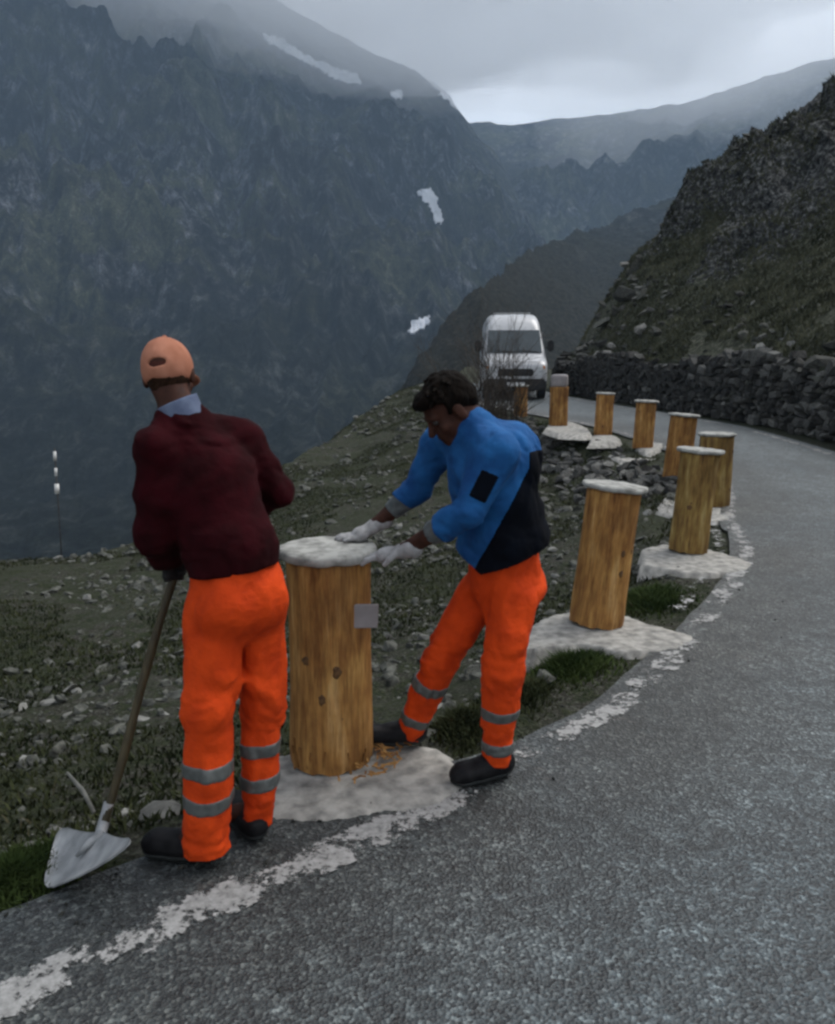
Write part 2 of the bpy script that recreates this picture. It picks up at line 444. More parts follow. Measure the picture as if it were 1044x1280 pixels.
def resample(P, n):
    d = np.r_[0, np.cumsum(np.linalg.norm(np.diff(P, axis=0), axis=1))]
    t = np.linspace(0, d[-1], n)
    return np.stack([np.interp(t, d, P[:, k]) for k in range(P.shape[1])], 1)

def perp(P):
    T = np.gradient(P, axis=0); T /= np.linalg.norm(T, axis=1)[:, None]
    return np.stack([-T[:, 1], T[:, 0]], 1)         # points to the left of travel

def sdist(P, x, y):
    """signed distance from points to polyline; positive to the left of travel; also the y of the nearest point"""
    X = np.asarray(x, float).ravel(); Y = np.asarray(y, float).ravel()
    A = P[:-1]; B = P[1:]; D = B - A; L2 = (D**2).sum(1)
    best = np.full(X.shape, 1e9); sg = np.ones(X.shape)
    for i in range(0, len(X), 20000):
        xs, ys = X[i:i+20000, None], Y[i:i+20000, None]
        t = np.clip(((xs-A[:, 0])*D[:, 0] + (ys-A[:, 1])*D[:, 1]) / L2, 0, 1)
        dx = xs - (A[:, 0]+t*D[:, 0]); dy = ys - (A[:, 1]+t*D[:, 1])
        d2 = dx*dx+dy*dy; j = d2.argmin(1); r = np.arange(len(j))
        best[i:i+20000] = np.sqrt(d2[r, j])
        sg[i:i+20000] = np.sign(D[j, 0]*dy[r, j] - D[j, 1]*dx[r, j] + 1e-9)
    return (best*sg).reshape(np.shape(x))

CREST = catmull([(-40, -6), (-22, 4), (-12, 9.5), (-6.5, 12), (-4.85, 13.6), (-4.1, 17), (-3.2, 20.5), (-1.3, 28), (0.2, 33), (2.0, 38), (3.5, 60)], 0.8)
LN_C = resample(LINE, 160); RT_C = resample(RIGHT, 120)

def asphalt_margin(y):
    return np.interp(y, [-20, 1.5, 2.6, 3.3, 5, 8, 30], [0.8, 0.42, 0.36, 0.12, 0.10, 0.12, 0.15])

def ground_z(x, y, rough=True):
    x = np.asarray(x, float); y = np.asarray(y, float)
    dl = sdist(LN_C, x, y); dr = -sdist(RT_C, x, y)
    zr = road_z(y)
    z = zr - 0.03
    d = np.maximum(0, dl - asphalt_margin(y) - 0.35 - np.interp(y, [6, 9.5, 20, 24], [0, .6, .6, 0]))
    dc = -sdist(CREST, x, y)                      # >0 on the road side of the crest
    zc = np.interp(y, [0, 12, 13.6, 20.5, 28, 34, 45], [-1.3, -1.35, -1.45, -0.85, 0.15, 0.95, 1.2])
    t = d/(d+np.maximum(dc, 0.001)+0.01)
    steep = 0.9*(1-np.exp(-d*0.62)) * np.interp(y, [0, 20, 30], [1, 1, 0.3])
    zl = (zr - 0.03 - steep)*(1-sstep(0.15, 1, t)) + zc*sstep(0.15, 1, t)
    zl = np.where(dc < 0, zc + dc*0.9 - 0.02*dc*dc*(dc > -15) - 4.5*(dc <= -15), zl)
    z = np.where(dl > 0, zl, z)
    z = np.where(dr > 0.6, zr, z)
    if rough:
        a = sstep(0.05, 0.9, d)*(dl > 0)
        z = z + a*((0.16+.16*sstep(15, 24, y))*fbm(x*0.55, y*0.55, 0, 5, 3, .6) + 0.05*fbm(x*2.6, y*2.6, 0, 3, 5)) + 0.008*fbm(x*5, y*5, 0, 3, 9)*(dl > 0.3)
    return z

def gz(x, y): return float(ground_z(np.array([x]), np.array([y]))[0])

# ground sheet
def axis(segs):
    out = []
    for a, b, st in segs: out += list(np.arange(a, b, st))
    out.append(segs[-1][1]); return np.array(out)
gx = axis([(-400, -60, 20), (-60, -16, 2), (-16, -8, 0.35), (-8, -4, 0.12), (-4, 3, 0.06), (3, 8, 0.12), (8, 20, 1), (20, 100, 8)])
gy = axis([(-100, -10, 10), (-10, 0, 1), (0, 1.5, 0.2), (1.5, 9, 0.06), (9, 22, 0.11), (22, 36, 0.25), (36, 62, 1.2)])
X, Y = np.meshgrid(gx, gy, indexing='ij')
Zg = ground_z(X, Y)
ground = link('ground', mesh_np('ground', np.stack([X, Y, Zg], -1).reshape(-1, 3), grid_faces(len(gx), len(gy))), M['ground'], kind='structure')

# road surface
n = 420
Lr = resample(LINE, n); off = perp(Lr)
mrg = asphalt_margin(Lr[:, 1]) + 0.07*fbm(Lr[:, 0]*2.2, Lr[:, 1]*2.2, 0, 4, 21)
Le = Lr + off*mrg[:, None]
Rr = resample(RIGHT, n) 
K = 14
V = []
for k in range(K+1):
    p = Le*(1-k/K) + Rr*(k/K)
    V.append(np.c_[p, road_z(p[:, 1]) + 0.004 + 0.03*math.sin(math.pi*k/K)*0])
V = np.stack(V, 1).reshape(-1, 3)
me = mesh_np('road', V, grid_faces(n, K+1)[:, ::-1])
dd_ = sdist(LN_C, V[:, 0], V[:, 1])
at = me.attributes.new('dirt', 'FLOAT', 'POINT'); at.data.foreach_set('value', (sstep(-1.3, -.1, dd_)*(.75+.25*vnoise(V[:, 0]*2, V[:, 1]*2, 0, 3))).astype(np.float32))
road = link('road', me, M['asphalt'], kind='structure')

def strip(name, P, off0, off1, mat, z=0.008, wear=None, k=8, kind='structure'):
    """strip along P (plan), from off0 to off1 to the left"""
    N = perp(P); V = []; U = []
    for j in range(k+1):
        o = off0 + (off1-off0)*j/k
        q = P + N*(o if np.isscalar(o) else np.asarray(o)[:, None])
        V.append(np.c_[q, road_z(q[:, 1]) + z])
        U.append((wear if wear is not None else np.zeros(len(P))) - .16*abs(j/k*2-1)**3)
    V = np.stack(V, 1).reshape(-1, 3); U = np.stack(U, 1).ravel()
    F = grid_faces(len(P), k+1)[:, ::-1]
    me = mesh_np(name, V, F)
    uv = me.uv_layers.new(name='UVMap')
    li = np.zeros(len(me.loops), np.int32); me.loops.foreach_get('vertex_index', li)
    uv.data.foreach_set('uv', np.c_[U[li], np.zeros(len(li))].astype(np.float32).ravel())
    return link(name, me, mat, kind=kind)

near = LINE[(LINE[:, 1] > -6) & (LINE[:, 1] < 30)]
near = resample(near, 1600)
wear = np.interp(near[:, 1], [-6, 2.2, 2.8, 3.05, 3.25, 3.6, 4.3, 4.9, 5.3, 6, 7, 8, 30],
                 [0.02, 0.03, 0.02, -0.05, -0.12, 0.0, -0.02, -0.03, -0.01, 0.0, 0.0, -0.02, -0.03])
rag = .012*fbm(near[:, 0]*9, near[:, 1]*9, 0, 3, 3); strip('edge_line', near, -0.088+rag, 0.088+.012*fbm(near[:, 0]*9, near[:, 1]*9, 5, 3, 3), M['line'], 0.009, wear)
a2 = LINE[(LINE[:, 1] > 5.2) & (LINE[:, 1] < 9.5) & (LINE[:, 0] > 0)]
a2 = resample(a2, 80)
strip('edge_line', a2, 0.14, 0.28, M['line'], 0.009, np.full(80, -0.06))
farR = RIGHT[(RIGHT[:, 1] > 2) & (RIGHT[:, 1] < 33)]
farR = resample(farR, 300)
strip('edge_line', farR, 0.15, 0.31, M['line'], 0.009, np.full(300, 0.0))

# ------------------------------------------------------------------ stones
def stone_mesh(seed, boxy=True, n=14):
    r = random.Random(seed); bm = bmesh.new()
    if boxy:
        for sx in (-1, 1):
            for sy in (-1, 1):
                for sz in (-1, 1):
                    bm.verts.new((sx*r.uniform(.62, 1)*.5, sy*r.uniform(.7, 1)*.5, sz*r.uniform(.6, 1)*.5))
        for _ in range(8):
            v = Vector([r.gauss(0, 1) for _ in range(3)]).normalized()*0.56
            bm.verts.new(v)
    else:
        for _ in range(n):
            v = Vector([r.gauss(0, 1) for _ in range(3)]).normalized()*r.uniform(.42, .55)
            bm.verts.new(v)
    res = bmesh.ops.convex_hull(bm, input=bm.verts)
    bmesh.ops.delete(bm, geom=list({e for e in res['geom_interior']+res['geom_unused'] if isinstance(e, bmesh.types.BMVert)}), context='VERTS')
    bmesh.ops.recalc_face_normals(bm, faces=bm.faces)
    bmesh.ops.triangulate(bm, faces=bm.faces)
    return bm_mesh('stone', bm)

def with_mat(me, mat):
    c = me.copy(); c.materials.append(mat); return c
box_st = [stone_mesh(i) for i in range(10)]
rnd_st = [stone_mesh(100+i, False) for i in range(10)]

def tri_arrays(me):
    v = np.zeros(len(me.vertices)*3, np.float32); me.vertices.foreach_get('co', v)
    f = np.zeros(len(me.loops), np.int32); me.loops.foreach_get('vertex_index', f)
    return v.reshape(-1, 3), f.reshape(-1, 3)
rnd_ar = [tri_arrays(m) for m in rnd_st]; box_ar = [tri_arrays(m) for m in box_st]

def rot_rand(k, flat=0.5):
    e = Matrix.Rotation(rng.uniform(0, 6.28), 3, 'Z') @ Matrix.Rotation(rng.gauss(0, flat), 3, 'X') @ Matrix.Rotation(rng.gauss(0, flat), 3, 'Y')
    return e

def joined(name, arrs, items, mat, parent=None, kind='stuff'):
    """items: (pos, 3x3 matrix np, idx) -> one mesh"""
    Vs, Fs, o = [], [], 0
    for pos, m3, i in items:
        v, f = arrs[i % len(arrs)]
        Vs.append(v @ m3.T + pos); Fs.append(f+o); o += len(v)
    return link(name, mesh_np(name, np.concatenate(Vs), np.concatenate(Fs), False), mat, parent, kind=kind)

# scree on the slope left of the road
cand = []
N0 = 90000
xs = nrs.uniform(-9, 6, N0); ys = 1.7 + 33*nrs.rand(N0)**1.5
dl = sdist(LN_C, xs, ys); dc = -sdist(CREST, xs, ys)
dens = fbm(xs*0.7, ys*0.7, 0, 3, 41)
keep = (dl > asphalt_margin(ys)+0.35) & (dc > -0.4) & (nrs.rand(N0) < (0.30+0.9*dens+0.25*sstep(2, 0, dc))*np.interp(ys, [4, 8, 14, 34], [1, .6, .30, .22]))
xs, ys = xs[keep], ys[keep]; zs = ground_z(xs, ys)
sz = 0.014 + 0.05*nrs.rand(len(xs))**3.5 + 0.03*(nrs.rand(len(xs)) < .02)
sz *= 0.75+0.06*ys
order = np.argsort(-sz/(ys+1))
def smat(s):
    r3 = np.array(rot_rand(0, .35)); return r3 @ np.diag([s*rng.uniform(.9, 1.8), s*rng.uniform(.8, 1.2), s*rng.uniform(.4, .9)])
st_mesh = [with_mat(m, M['stone']) for m in rnd_st]
stp_mesh = [with_mat(m, M['stone_pale']) for m in rnd_st]
scree = {'stone': [], 'pale': []}
for c, i in enumerate(order):
    p = np.array([xs[i], ys[i], zs[i] + sz[i]*0.15]); m3 = smat(sz[i]*1.7)
    if c < 290:
        o = link('stone', (st_mesh if rng.random() < .8 else stp_mesh)[c % 10], None, ground)
        mt = Matrix([list(r_) for r_ in m3]).to_4x4(); mt.translation = Vector(p)
        o.matrix_local = mt
    else:
        scree['stone' if rng.random() < .93 else 'pale'].append((p, m3, c))
joined('scree', rnd_ar, scree['stone'], M['stone'], ground)
joined('scree', rnd_ar, scree['pale'], M['stone_pale'], ground)
print('scree', len(xs))

# ------------------------------------------------------------------ grass blades (stuff)
def blades(name, xs, ys, zs, h, mat, parent=None, lean=0.5, w=0.006):
    n = len(xs); a = nrs.rand(n)*6.283; hh = h*(0.5+nrs.rand(n)); ww = w*(0.6+nrs.rand(n)*.9)
    lx, ly = nrs.randn(n)*lean*hh, nrs.randn(n)*lean*hh
    base = np.stack([xs, ys, zs-0.01], 1); dx = np.stack([np.cos(a)*ww, np.sin(a)*ww, np.zeros(n)], 1)
    mid = base + np.stack([lx*.35, ly*.35, hh*.6], 1); tip = base + np.stack([lx, ly, hh], 1)
    V = np.stack([base-dx, base+dx, mid+dx*.7, mid-dx*.7, tip], 1).reshape(-1, 3)
    o = np.arange(n)[:, None]*5
    F = np.concatenate([o+np.array([[0, 1, 2]]), o+np.array([[0, 2, 3]]), o+np.array([[3, 2, 4]])], 0)
    return link(name, mesh_np(name, V, F), mat, parent, kind='stuff')

def scatter_grass(name, N, xr, yr, h, mat, thr, seed, w=0.006, fs=0.9, dmin=0.35, pw=1.4):
    xs = nrs.uniform(xr[0], xr[1], N); ys = yr[0] + (yr[1]-yr[0])*nrs.rand(N)**pw
    dl = sdist(LN_C, xs, ys); dc = -sdist(CREST, xs, ys)
    m = (dl > asphalt_margin(ys)+dmin+0.12*vnoise(xs*3, ys*3, 0, 8)) & (dc > -1.5) & (fbm(xs*fs, ys*fs, 0, 3, seed) > thr)
    xs, ys = xs[m], ys[m]
    o = blades(name, xs, ys, ground_z(xs, ys), h*(1+0*xs), mat, None, w=w)
    return o
tag(scatter_grass('grass', 330000, (-8, 5), (1.8, 36), 0.04, M['grass'], -0.12, 61, 0.008), 'short dark turf between the stones of the slope', 'grass')
tag(scatter_grass('grass', 36000, (-8, 5), (1.8, 36), 0.05, M['grass_dry'], 0.22, 71, 0.005), 'tufts of dry yellowish grass among the scree', 'grass')

def patch_grass(cx, cy, rx, ry, N, h, mat, label):
    a = nrs.rand(N)*6.283; r = np.abs(nrs.randn(N))*.62*(1+0.25*np.sin(a*3+cx)); 
    xs = cx+np.cos(a)*r*rx; ys = cy+np.sin(a)*r*ry
    dl = sdist(LN_C, xs, ys); m = dl > 0.12
    o = blades('grass', xs[m], ys[m], ground_z(xs[m], ys[m]), h*np.clip(1.3-r[m]*.55, .3, 2), mat, None, w=0.005)
    tag(o, label, 'grass')
p = G(15, 1110); patch_grass(p[0]-.05, p[1]+.08, .24, .26, 7000, 0.045, M['grass_green'], 'green grass at the road edge left of the shovel blade')
p = G(815, 745); patch_grass(p[0]-.05, p[1]+.1, .28, .42, 7000, 0.06, M['grass_green'], 'green grass right of the tilted log post')
p = G(705, 825); patch_grass(p[0], p[1], .26, .24, 6000, 0.06, M['grass_green'], 'green grass in front of the second post base')
p = G(575, 905); patch_grass(p[0], p[1]+.1, .16, .3, 5000, 0.05, M['grass'], 'dark grass between the feet of the person in blue')
p = G(660, 860); patch_grass(p[0]-.05, p[1]+.1, .2, .3, 5000, 0.05, M['grass'], 'dark grass behind the right foot of the person in blue')

# ------------------------------------------------------------------ SDF modelling
class Field:
    def __init__(s, lo, hi, h):
        s.lo = np.array(lo, float); s.h = h
        s.n = np.ceil((np.array(hi)-s.lo)/h).astype(int)+1
        s.f = np.full(s.n, 0.5)
        s.ax = [s.lo[k]+h*np.arange(s.n[k]) for k in range(3)]
    def _win(s, lo, hi, pad):
        i0 = np.clip(np.floor((np.minimum(lo, hi)-pad-s.lo)/s.h).astype(int), 0, s.n)
        i1 = np.clip(np.ceil((np.maximum(lo, hi)+pad-s.lo)/s.h).astype(int)+1, 0, s.n)
        sl = tuple(slice(a, b) for a, b in zip(i0, i1))
        P = np.meshgrid(s.ax[0][sl[0]], s.ax[1][sl[1]], s.ax[2][sl[2]], indexing='ij', sparse=True)
        return sl, P
    def _smin(s, sl, d, k):
        a = s.f[sl]
        if a.size == 0: return
        if k <= 0: s.f[sl] = np.minimum(a, d); return
        h = np.clip(0.5+0.5*(a-d)/k, 0, 1)
        s.f[sl] = a*(1-h)+d*h - k*h*(1-h)
    def cap(s, a, b, ra, rb, k=0.03, F=None, sc=1.0):
        """tapered capsule; F (unit) direction squashed by sc (section depth = radius*sc)"""
        a = np.asarray(a, float); b = np.asarray(b, float)
        pad = max(ra, rb)*max(1, sc)+k+3*s.h
        sl, P = s._win(a, b, pad)
        d = b-a; q = [P[i]-a[i] for i in range(3)]
        if F is not None:
            F = np.asarray(F, float)
            dn = d/(np.linalg.norm(d)+1e-9); F2 = F - dn*np.dot(F, dn); F2 /= np.linalg.norm(F2)+1e-9
        t = np.clip((q[0]*d[0]+q[1]*d[1]+q[2]*d[2])/(np.dot(d, d)+1e-12), 0, 1)
        e = [q[i]-t*d[i] for i in range(3)]
        if F is not None:
            m = e[0]*F2[0]+e[1]*F2[1]+e[2]*F2[2]
            e = [e[i]+F2[i]*m*(1/sc-1) for i in range(3)]
        D = np.sqrt(e[0]**2+e[1]**2+e[2]**2) - (ra+(rb-ra)*t)
        s._smin(sl, D, k); return s
    def ell(s, c, r, Rm=None, k=0.02, sub=False):
        """ellipsoid with radii r in frame Rm (columns = axes)"""
        c = np.asarray(c, float); r = np.asarray(r, float); Rm = np.eye(3) if Rm is None else np.asarray(Rm)
        sl, P = s._win(c, c, r.max()+k+3*s.h)
        q = [P[i]-c[i] for i in range(3)]
        l = [(q[0]*Rm[0, j]+q[1]*Rm[1, j]+q[2]*Rm[2, j]) for j in range(3)]
        k0 = np.sqrt(sum((l[j]/r[j])**2 for j in range(3))); k1 = np.sqrt(sum((l[j]/r[j]**2)**2 for j in range(3)))
        D = k0*(k0-1)/(k1+1e-9)
        if sub:
            a = s.f[sl]; D = -D
            h = np.clip(0.5-0.5*(a-D)/k, 0, 1); s.f[sl] = a*(1-h)+D*h+k*h*(1-h)
        else: s._smin(sl, D, k)
        return s
    def pts(s): return np.meshgrid(*s.ax, indexing='ij', sparse=True)
    def copy(s):
        c = Field.__new__(Field); c.lo, c.h, c.n, c.ax = s.lo, s.h, s.n, s.ax; c.f = s.f.copy(); return c
    def clip_plane(s, p, nrm, keep_below=True):
        """removes the side the normal points to"""
        p = np.asarray(p, float); nrm = np.asarray(nrm, float); nrm = nrm/np.linalg.norm(nrm)
        P = s.pts(); s.f = np.maximum(s.f, sum((P[i]-p[i])*nrm[i] for i in range(3))); return s
    def mesh(s, name, origin=(0, 0, 0)):
        f = s.f; h = s.h
        f[0], f[-1], f[:, 0], f[:, -1], f[:, :, 0], f[:, :, -1] = .1, .1, .1, .1, .1, .1
        ins = f < 0
        c = np.zeros(np.array(f.shape)-1, np.int8)
        for dx in (0, 1):
            for dy in (0, 1):
                for dz in (0, 1):
                    c += ins[dx:f.shape[0]-1+dx, dy:f.shape[1]-1+dy, dz:f.shape[2]-1+dz]
        act = (c > 0) & (c < 8)
        I = np.argwhere(act)
        idx = np.full(act.shape, -1, np.int32); idx[act] = np.arange(len(I))
        acc = np.zeros((len(I), 3)); cnt = np.zeros(len(I))
        for ax in range(3):
            o1, o2 = [k for k in range(3) if k != ax]
            for u in (0, 1):
                for v in (0, 1):
                    A = np.zeros(3, int); A[o1] = u; A[o2] = v; B = A.copy(); B[ax] = 1
                    fa = f[tuple((I+A).T)]; fb = f[tuple((I+B).T)]
                    cr = (fa < 0) != (fb < 0)
                    t = np.where(cr, fa/(fa-fb+1e-12*(fa == fb)), 0)
                    P = np.tile(A.astype(float), (len(I), 1)); P[:, ax] = t
                    acc[cr] += P[cr]; cnt[cr] += 1
        Vv = s.lo + h*(I+acc/np.maximum(cnt, 1)[:, None]) - np.asarray(origin)
        Q = []
        for ax in range(3):
            o1, o2 = (ax+1) % 3, (ax+2) % 3
            a = [slice(None)]*3; b = [slice(None)]*3; a[ax] = slice(0, -1); b[ax] = slice(1, None)
            cr = ins[tuple(a)] != ins[tuple(b)]
            E = np.argwhere(cr)
            E = E[(E[:, o1] > 0) & (E[:, o2] > 0) & (E[:, o1] < f.shape[o1]-1) & (E[:, o2] < f.shape[o2]-1)]
            e1 = np.zeros(3, int); e1[o1] = 1; e2 = np.zeros(3, int); e2[o2] = 1
            q = np.stack([idx[tuple((E-e1-e2).T)], idx[tuple((E-e2).T)], idx[tuple(E.T)], idx[tuple((E-e1).T)]], 1)
            flip = ~ins[tuple(E.T)]
            q[flip] = q[flip][:, ::-1]
            Q.append(q)
        Q = np.concatenate(Q); Q = Q[(Q >= 0).all(1)]
        return mesh_np(name, Vv, Q)

def frame(fwd, up):
    f = np.asarray(fwd, float); f /= np.linalg.norm(f)
    u = np.asarray(up, float); u = u - f*np.dot(u, f); u /= np.linalg.norm(u)
    r = np.cross(f, u)
    return np.stack([r, f, u], 1)       # columns: right, forward, up

def add_head(F, c, fr, s=1.0):
    L = lambda x, y, z: c + fr @ (np.array([x, y, z])*s)
    F.ell(L(0, -.012, .028), np.array([.076, .095, .088])*s, fr, .02)
    F.ell(L(0, .030, -.052), np.array([.056, .062, .062])*s, fr, .03)
    F.ell(L(0, .066, -.088), np.array([.026, .022, .020])*s, fr, .02)      # chin
    F.cap(L(-.034, .076, .020), L(.034, .076, .020), .012*s, .012*s, .015)  # brow
    F.cap(L(0, .086, .012), L(0, .108, -.028), .008*s, .014*s, .010)        # nose
    F.cap(L(-.018, .087, -.060), L(.018, .087, -.060), .007*s, .007*s, .008)
    for sx in (-1, 1):
        F.ell(L(sx*.030, .096, .002), np.array([.016, .012, .010])*s, fr, .010, sub=True)
        F.ell(L(sx*.042, .062, -.030), np.array([.022, .022, .020])*s, fr, .02)
        F.ell(L(sx*.079, -.004, -.010), np.array([.010, .020, .032])*s, fr, .008)

def foot_boot(c, d, h, L=0.28, name='shoe', parent=None, origin=(0, 0, 0), ankle=None):
    """shoe with heel near c, pointing d (unit, horizontal), sole height on the ground"""
    d = np.asarray(d, float); d /= np.linalg.norm(d); c = np.asarray(c, float)
    up = np.array([0, 0, 1.]); fr = frame(d, up)
    F = Field(c-np.array([.34, .34, .02]), c+np.array([.34, .34, .24]), 0.006)
    F.cap(c+up*.055-d*.02, c+up*.045+d*.17, .046, .047, .02)
    F.cap(c+up*.055+d*.02, c+up*.04+d*.10, .050, .050, .02)
    F.ell(c+up*.045+d*.17, [.050, .062, .038], fr, .02)
    F.cap(c+up*.06, (c+up*.15) if ankle is None else ankle, .046, .042, .03)
    P = F.pts(); F.f = F.f + 0.002*np.sin(P[2]*210+P[0]*30)*(P[2] > c[2]+.08)
    S = F.copy()
    F.clip_plane(c+up*.024, -up)
    S.f -= 0.004; S.clip_plane(c+up*.028, up); S.clip_plane(c, -up)
    o = link(name, F.mesh(name, origin), M['boot'], parent)
    link('sole', S.mesh('sole', np.zeros(3)+np.asarray(origin)), M['sole'], o)
    return o

def wrinkle(F, amp, sx, sy, sz, seed, mask=None):
    P = F.pts()
    a = np.broadcast_arrays(*P)
    near_ = np.abs(F.f) < 0.04
    x, y, z = a[0][near_], a[1][near_], a[2][near_]
    w = fbm(x*3+5, y*3, z*3, 2, seed)
    n_ = fbm(x*sx+w*1.5, y*sy, z*sz+w*1.5, 3, seed+3, ridged=True)
    m = 1 if mask is None else mask(x, y, z)
    F.f[near_] += amp*n_*m

# ------------------------------------------------------------------ person 1: maroon jumper, seen from behind
def person_a():
    org = np.array([-0.70, 2.55, 0.0])
    root = empty('person', org, 'person in maroon jumper and salmon cap seen from behind, holding the shovel', 'person', 'road workers')
    Fd = np.array([-.55, .83, 0]); Fd /= np.linalg.norm(Fd); Rt = np.array([Fd[1], -Fd[0], 0]); up = np.array([0, 0, 1.])
    # joints
    pel = W(297, 745, 2.62); wai = W(290, 690, 2.63); che = W(258, 600, 2.70); neck = W(227, 518, 2.72)
    hd = W(211, 468, 2.78)
    shL = W(196, 560, 2.62); elL = W(192, 668, 2.60); wrL = W(210, 701, 2.74); haL = W(221, 704, 2.80)
    shR = W(306, 550, 2.84); elR = W(346, 614, 2.86); wrR = W(300, 655, 3.02)
    hpL = W(264, 770, 2.57); knL = W(261, 890, 2.51); anL = W(257, 1045, 2.47)
    hpR = W(326, 765, 2.68); knR = W(327, 890, 2.66); anR = W(318, 1012, 2.63)
    lo = np.array([-1.35, 2.15, -.03]); hi = np.array([-.25, 3.25, 1.9])
    hf = frame(np.array([-.02, .95, -.30]), np.array([-.12, 0, 1]))
    # body
    B = Field(lo, hi, 0.0075)
    add_head(B, hd, hf)
    B.cap(hd+hf@np.array([0, -.02, -.05]), neck, .055, .060, .03)
    B.cap(neck+up*-.06, che, .09, .13, .05, Fd, .75).cap(che, wai, .13, .125, .05, Fd, .75).cap(wai, pel, .125, .13, .05, Fd, .85)
    B.cap(shL, elL, .045, .038, .03).cap(elL, wrL, .036, .026, .02).cap(wrL, haL, .026, .03, .02)
    B.cap(shR, elR, .045, .038, .03).cap(elR, wrR, .036, .026, .02).cap(wrR, wrR+np.array([-.06, .03, -.01]), .028, .026, .02)
    B.cap(neck+up*-.05, shL, .06, .05, .04).cap(neck+up*-.05, shR, .06, .05, .04)
    for hp, kn, an in ((hpL, knL, anL), (hpR, knR, anR)):
        B.cap(pel, hp, .08, .075, .03).cap(hp, kn, .072, .05, .03).cap(kn, an, .05, .035, .02).cap(an, an+np.array([-.08, .03, -.03]), .035, .03, .02)
    body = link('body', B.mesh('body', org), M['skin'], root)
    for sx in (-1, 1):
        bm = bmesh.new(); bmesh.ops.create_uvsphere(bm, u_segments=10, v_segments=8, radius=.011)
        o = link('eye', bm_mesh('eye', bm, True), M['eye'], root, hd+hf@np.array([sx*.03, .082, .004])-org)
    # hair below the cap
    H = Field(hd-.16, hd+.16, .006)
    H.ell(hd+hf@np.array([0, -.022, .002]), [.076, .078, .096], hf, .01)
    H.clip_plane(hd+hf@np.array([0, .022, 0]), hf@np.array([0, 1, -.35]))
    H.clip_plane(hd+hf@np.array([0, 0, -.088]), -up)
    wrinkle(H, .004, 60, 60, 20, 5)
    link('hair', H.mesh('hair', org), M['hair_brown'], root)
    # cap
    C = Field(hd-.24, hd+.24, .0055)
    L = lambda x, y, z: hd + hf @ np.array([x, y, z])
    C.ell(L(0, -.010, .022), [.087, .102, .104], hf, .01)
    C.clip_plane(L(0, -.02, -.032), hf@np.array([0, .12, -1]))
    wrinkle(C, .0025, 12, 12, 12, 8)
    inner = C.copy()
    # opening at the back above the strap
    D = Field.__new__(Field); D.lo, D.h, D.n, D.ax = C.lo, C.h, C.n, C.ax; D.f = np.full(C.n, .5)
    D.ell(L(-.008, -.112, .012), [.031, .06, .014], hf, .005)
    C.f = np.maximum(C.f, -D.f)
    cp = link('cap', C.mesh('cap', org), M['cap_cloth'], root)
    inner.f = np.maximum(inner.f + .006, D.f-.004)  # dark red inlay painted as the shading of the opening
    link('shaded_cap_opening', inner.mesh('shaded_cap_opening', org), M['cap_dark'], cp)
    Bm = Field(hd-.28, hd+.28, .005)
    Bm.ell(L(0, .125, .022), [.078, .072, .008], frame(hf@np.array([0, 1, -.22]), up), .004)
    link('cap_peak', Bm.mesh('cap_peak', org), M['cap_cloth'], cp)
    bm = bmesh.new(); bmesh.ops.create_uvsphere(bm, u_segments=10, v_segments=6, radius=.009)
    link('cap_button', bm_mesh('cap_button', bm, True), M['cap_cloth'], cp, L(0, -.010, .128)-org)
    # collar
    S = Field(neck-.2, neck+.2, .006)
    S.cap(neck+up*.050+np.array([-.014, 0, 0]), neck-up*.02, .070, .082, .01)
    S.clip_plane(neck+up*.050, np.array([-.42, 0, 1]))
    S.clip_plane(neck-up*.03, -up)
    link('shirt_collar', S.mesh('shirt_collar', org), M['shirt'], root)
    # jumper
    J = Field(lo+np.array([0, 0, .75]), hi-np.array([0, 0, .15]), .0075)
    J.cap(neck-up*.045, che, .10, .165, .05, Fd, .78).cap(che, wai, .168, .158, .05, Fd, .80).cap(wai, wai+(pel-wai)*.55, .158, .160, .03, Fd, .85)
    J.cap(neck-up*.03, shR-up*.0, .070, .068, .05).cap(neck-up*.035, shL, .068, .066, .05)
    J.cap(shL, elL, .076, .064, .04).cap(elL, wrL, .066, .060, .04)
    J.cap(shR, elR, .076, .063, .04).cap(elR, wrR, .060, .045, .03)
    wrinkle(J, .014, 6, 6, 9, 31)
    J.clip_plane(wai+(pel-wai)*.35, np.array([.10, 0, -1]))
    J.clip_plane(neck+up*.030+np.array([0, 0, 0]), np.array([-.25, .15, 1]))
    jm = link('jumper', J.mesh('jumper', org), M['maroon'], root)
    Hb = J.copy(); Hb.f -= .004
    Hb.clip_plane(wai+(pel-wai)*.02, up)
    Hb.f = np.maximum(Hb.f, 0)+0 if False else Hb.f
    # trousers
    T = Field(lo, np.array([hi[0], hi[1], 1.12]), .0075)
    T.cap(wai+(pel-wai)*.25, pel, .150, .165, .04, Fd, .88)
    T.ell(pel-Fd*.035-Rt*.07-up*.02, [.10, .10, .11], frame(Fd, up), .05).ell(pel-Fd*.035+Rt*.07-up*.02, [.10, .10, .11], frame(Fd, up), .05)
    bl, br = W(257, 1064, 2.47), W(319, 1030, 2.63)
    T.cap(hpL+Rt*.012, knL, .106, .096, .035).cap(knL, bl-up*.10, .096, .090, .02)
    T.cap(hpR, knR, .106, .084, .03).cap(knR, br-up*.10, .084, .070, .02)
    wrinkle(T, .021, 7, 7, 4, 47)
    wrinkle(T, .003, 22, 22, 9, 49)
    wrinkle(T, .011, 6, 6, 26, 53, lambda x, y, z: sstep(.34, .1, z)+.4*sstep(.12, .0, np.abs(z-.52)))
    T.clip_plane(wai+(pel-wai)*.12, up)
    ax = (bl-knL)/np.linalg.norm(bl-knL)
    P = T.pts()
    dvd = (P[0]-(bl[0]+br[0])/2+.0)*1.0 + 0*P[1] + 0*P[2]
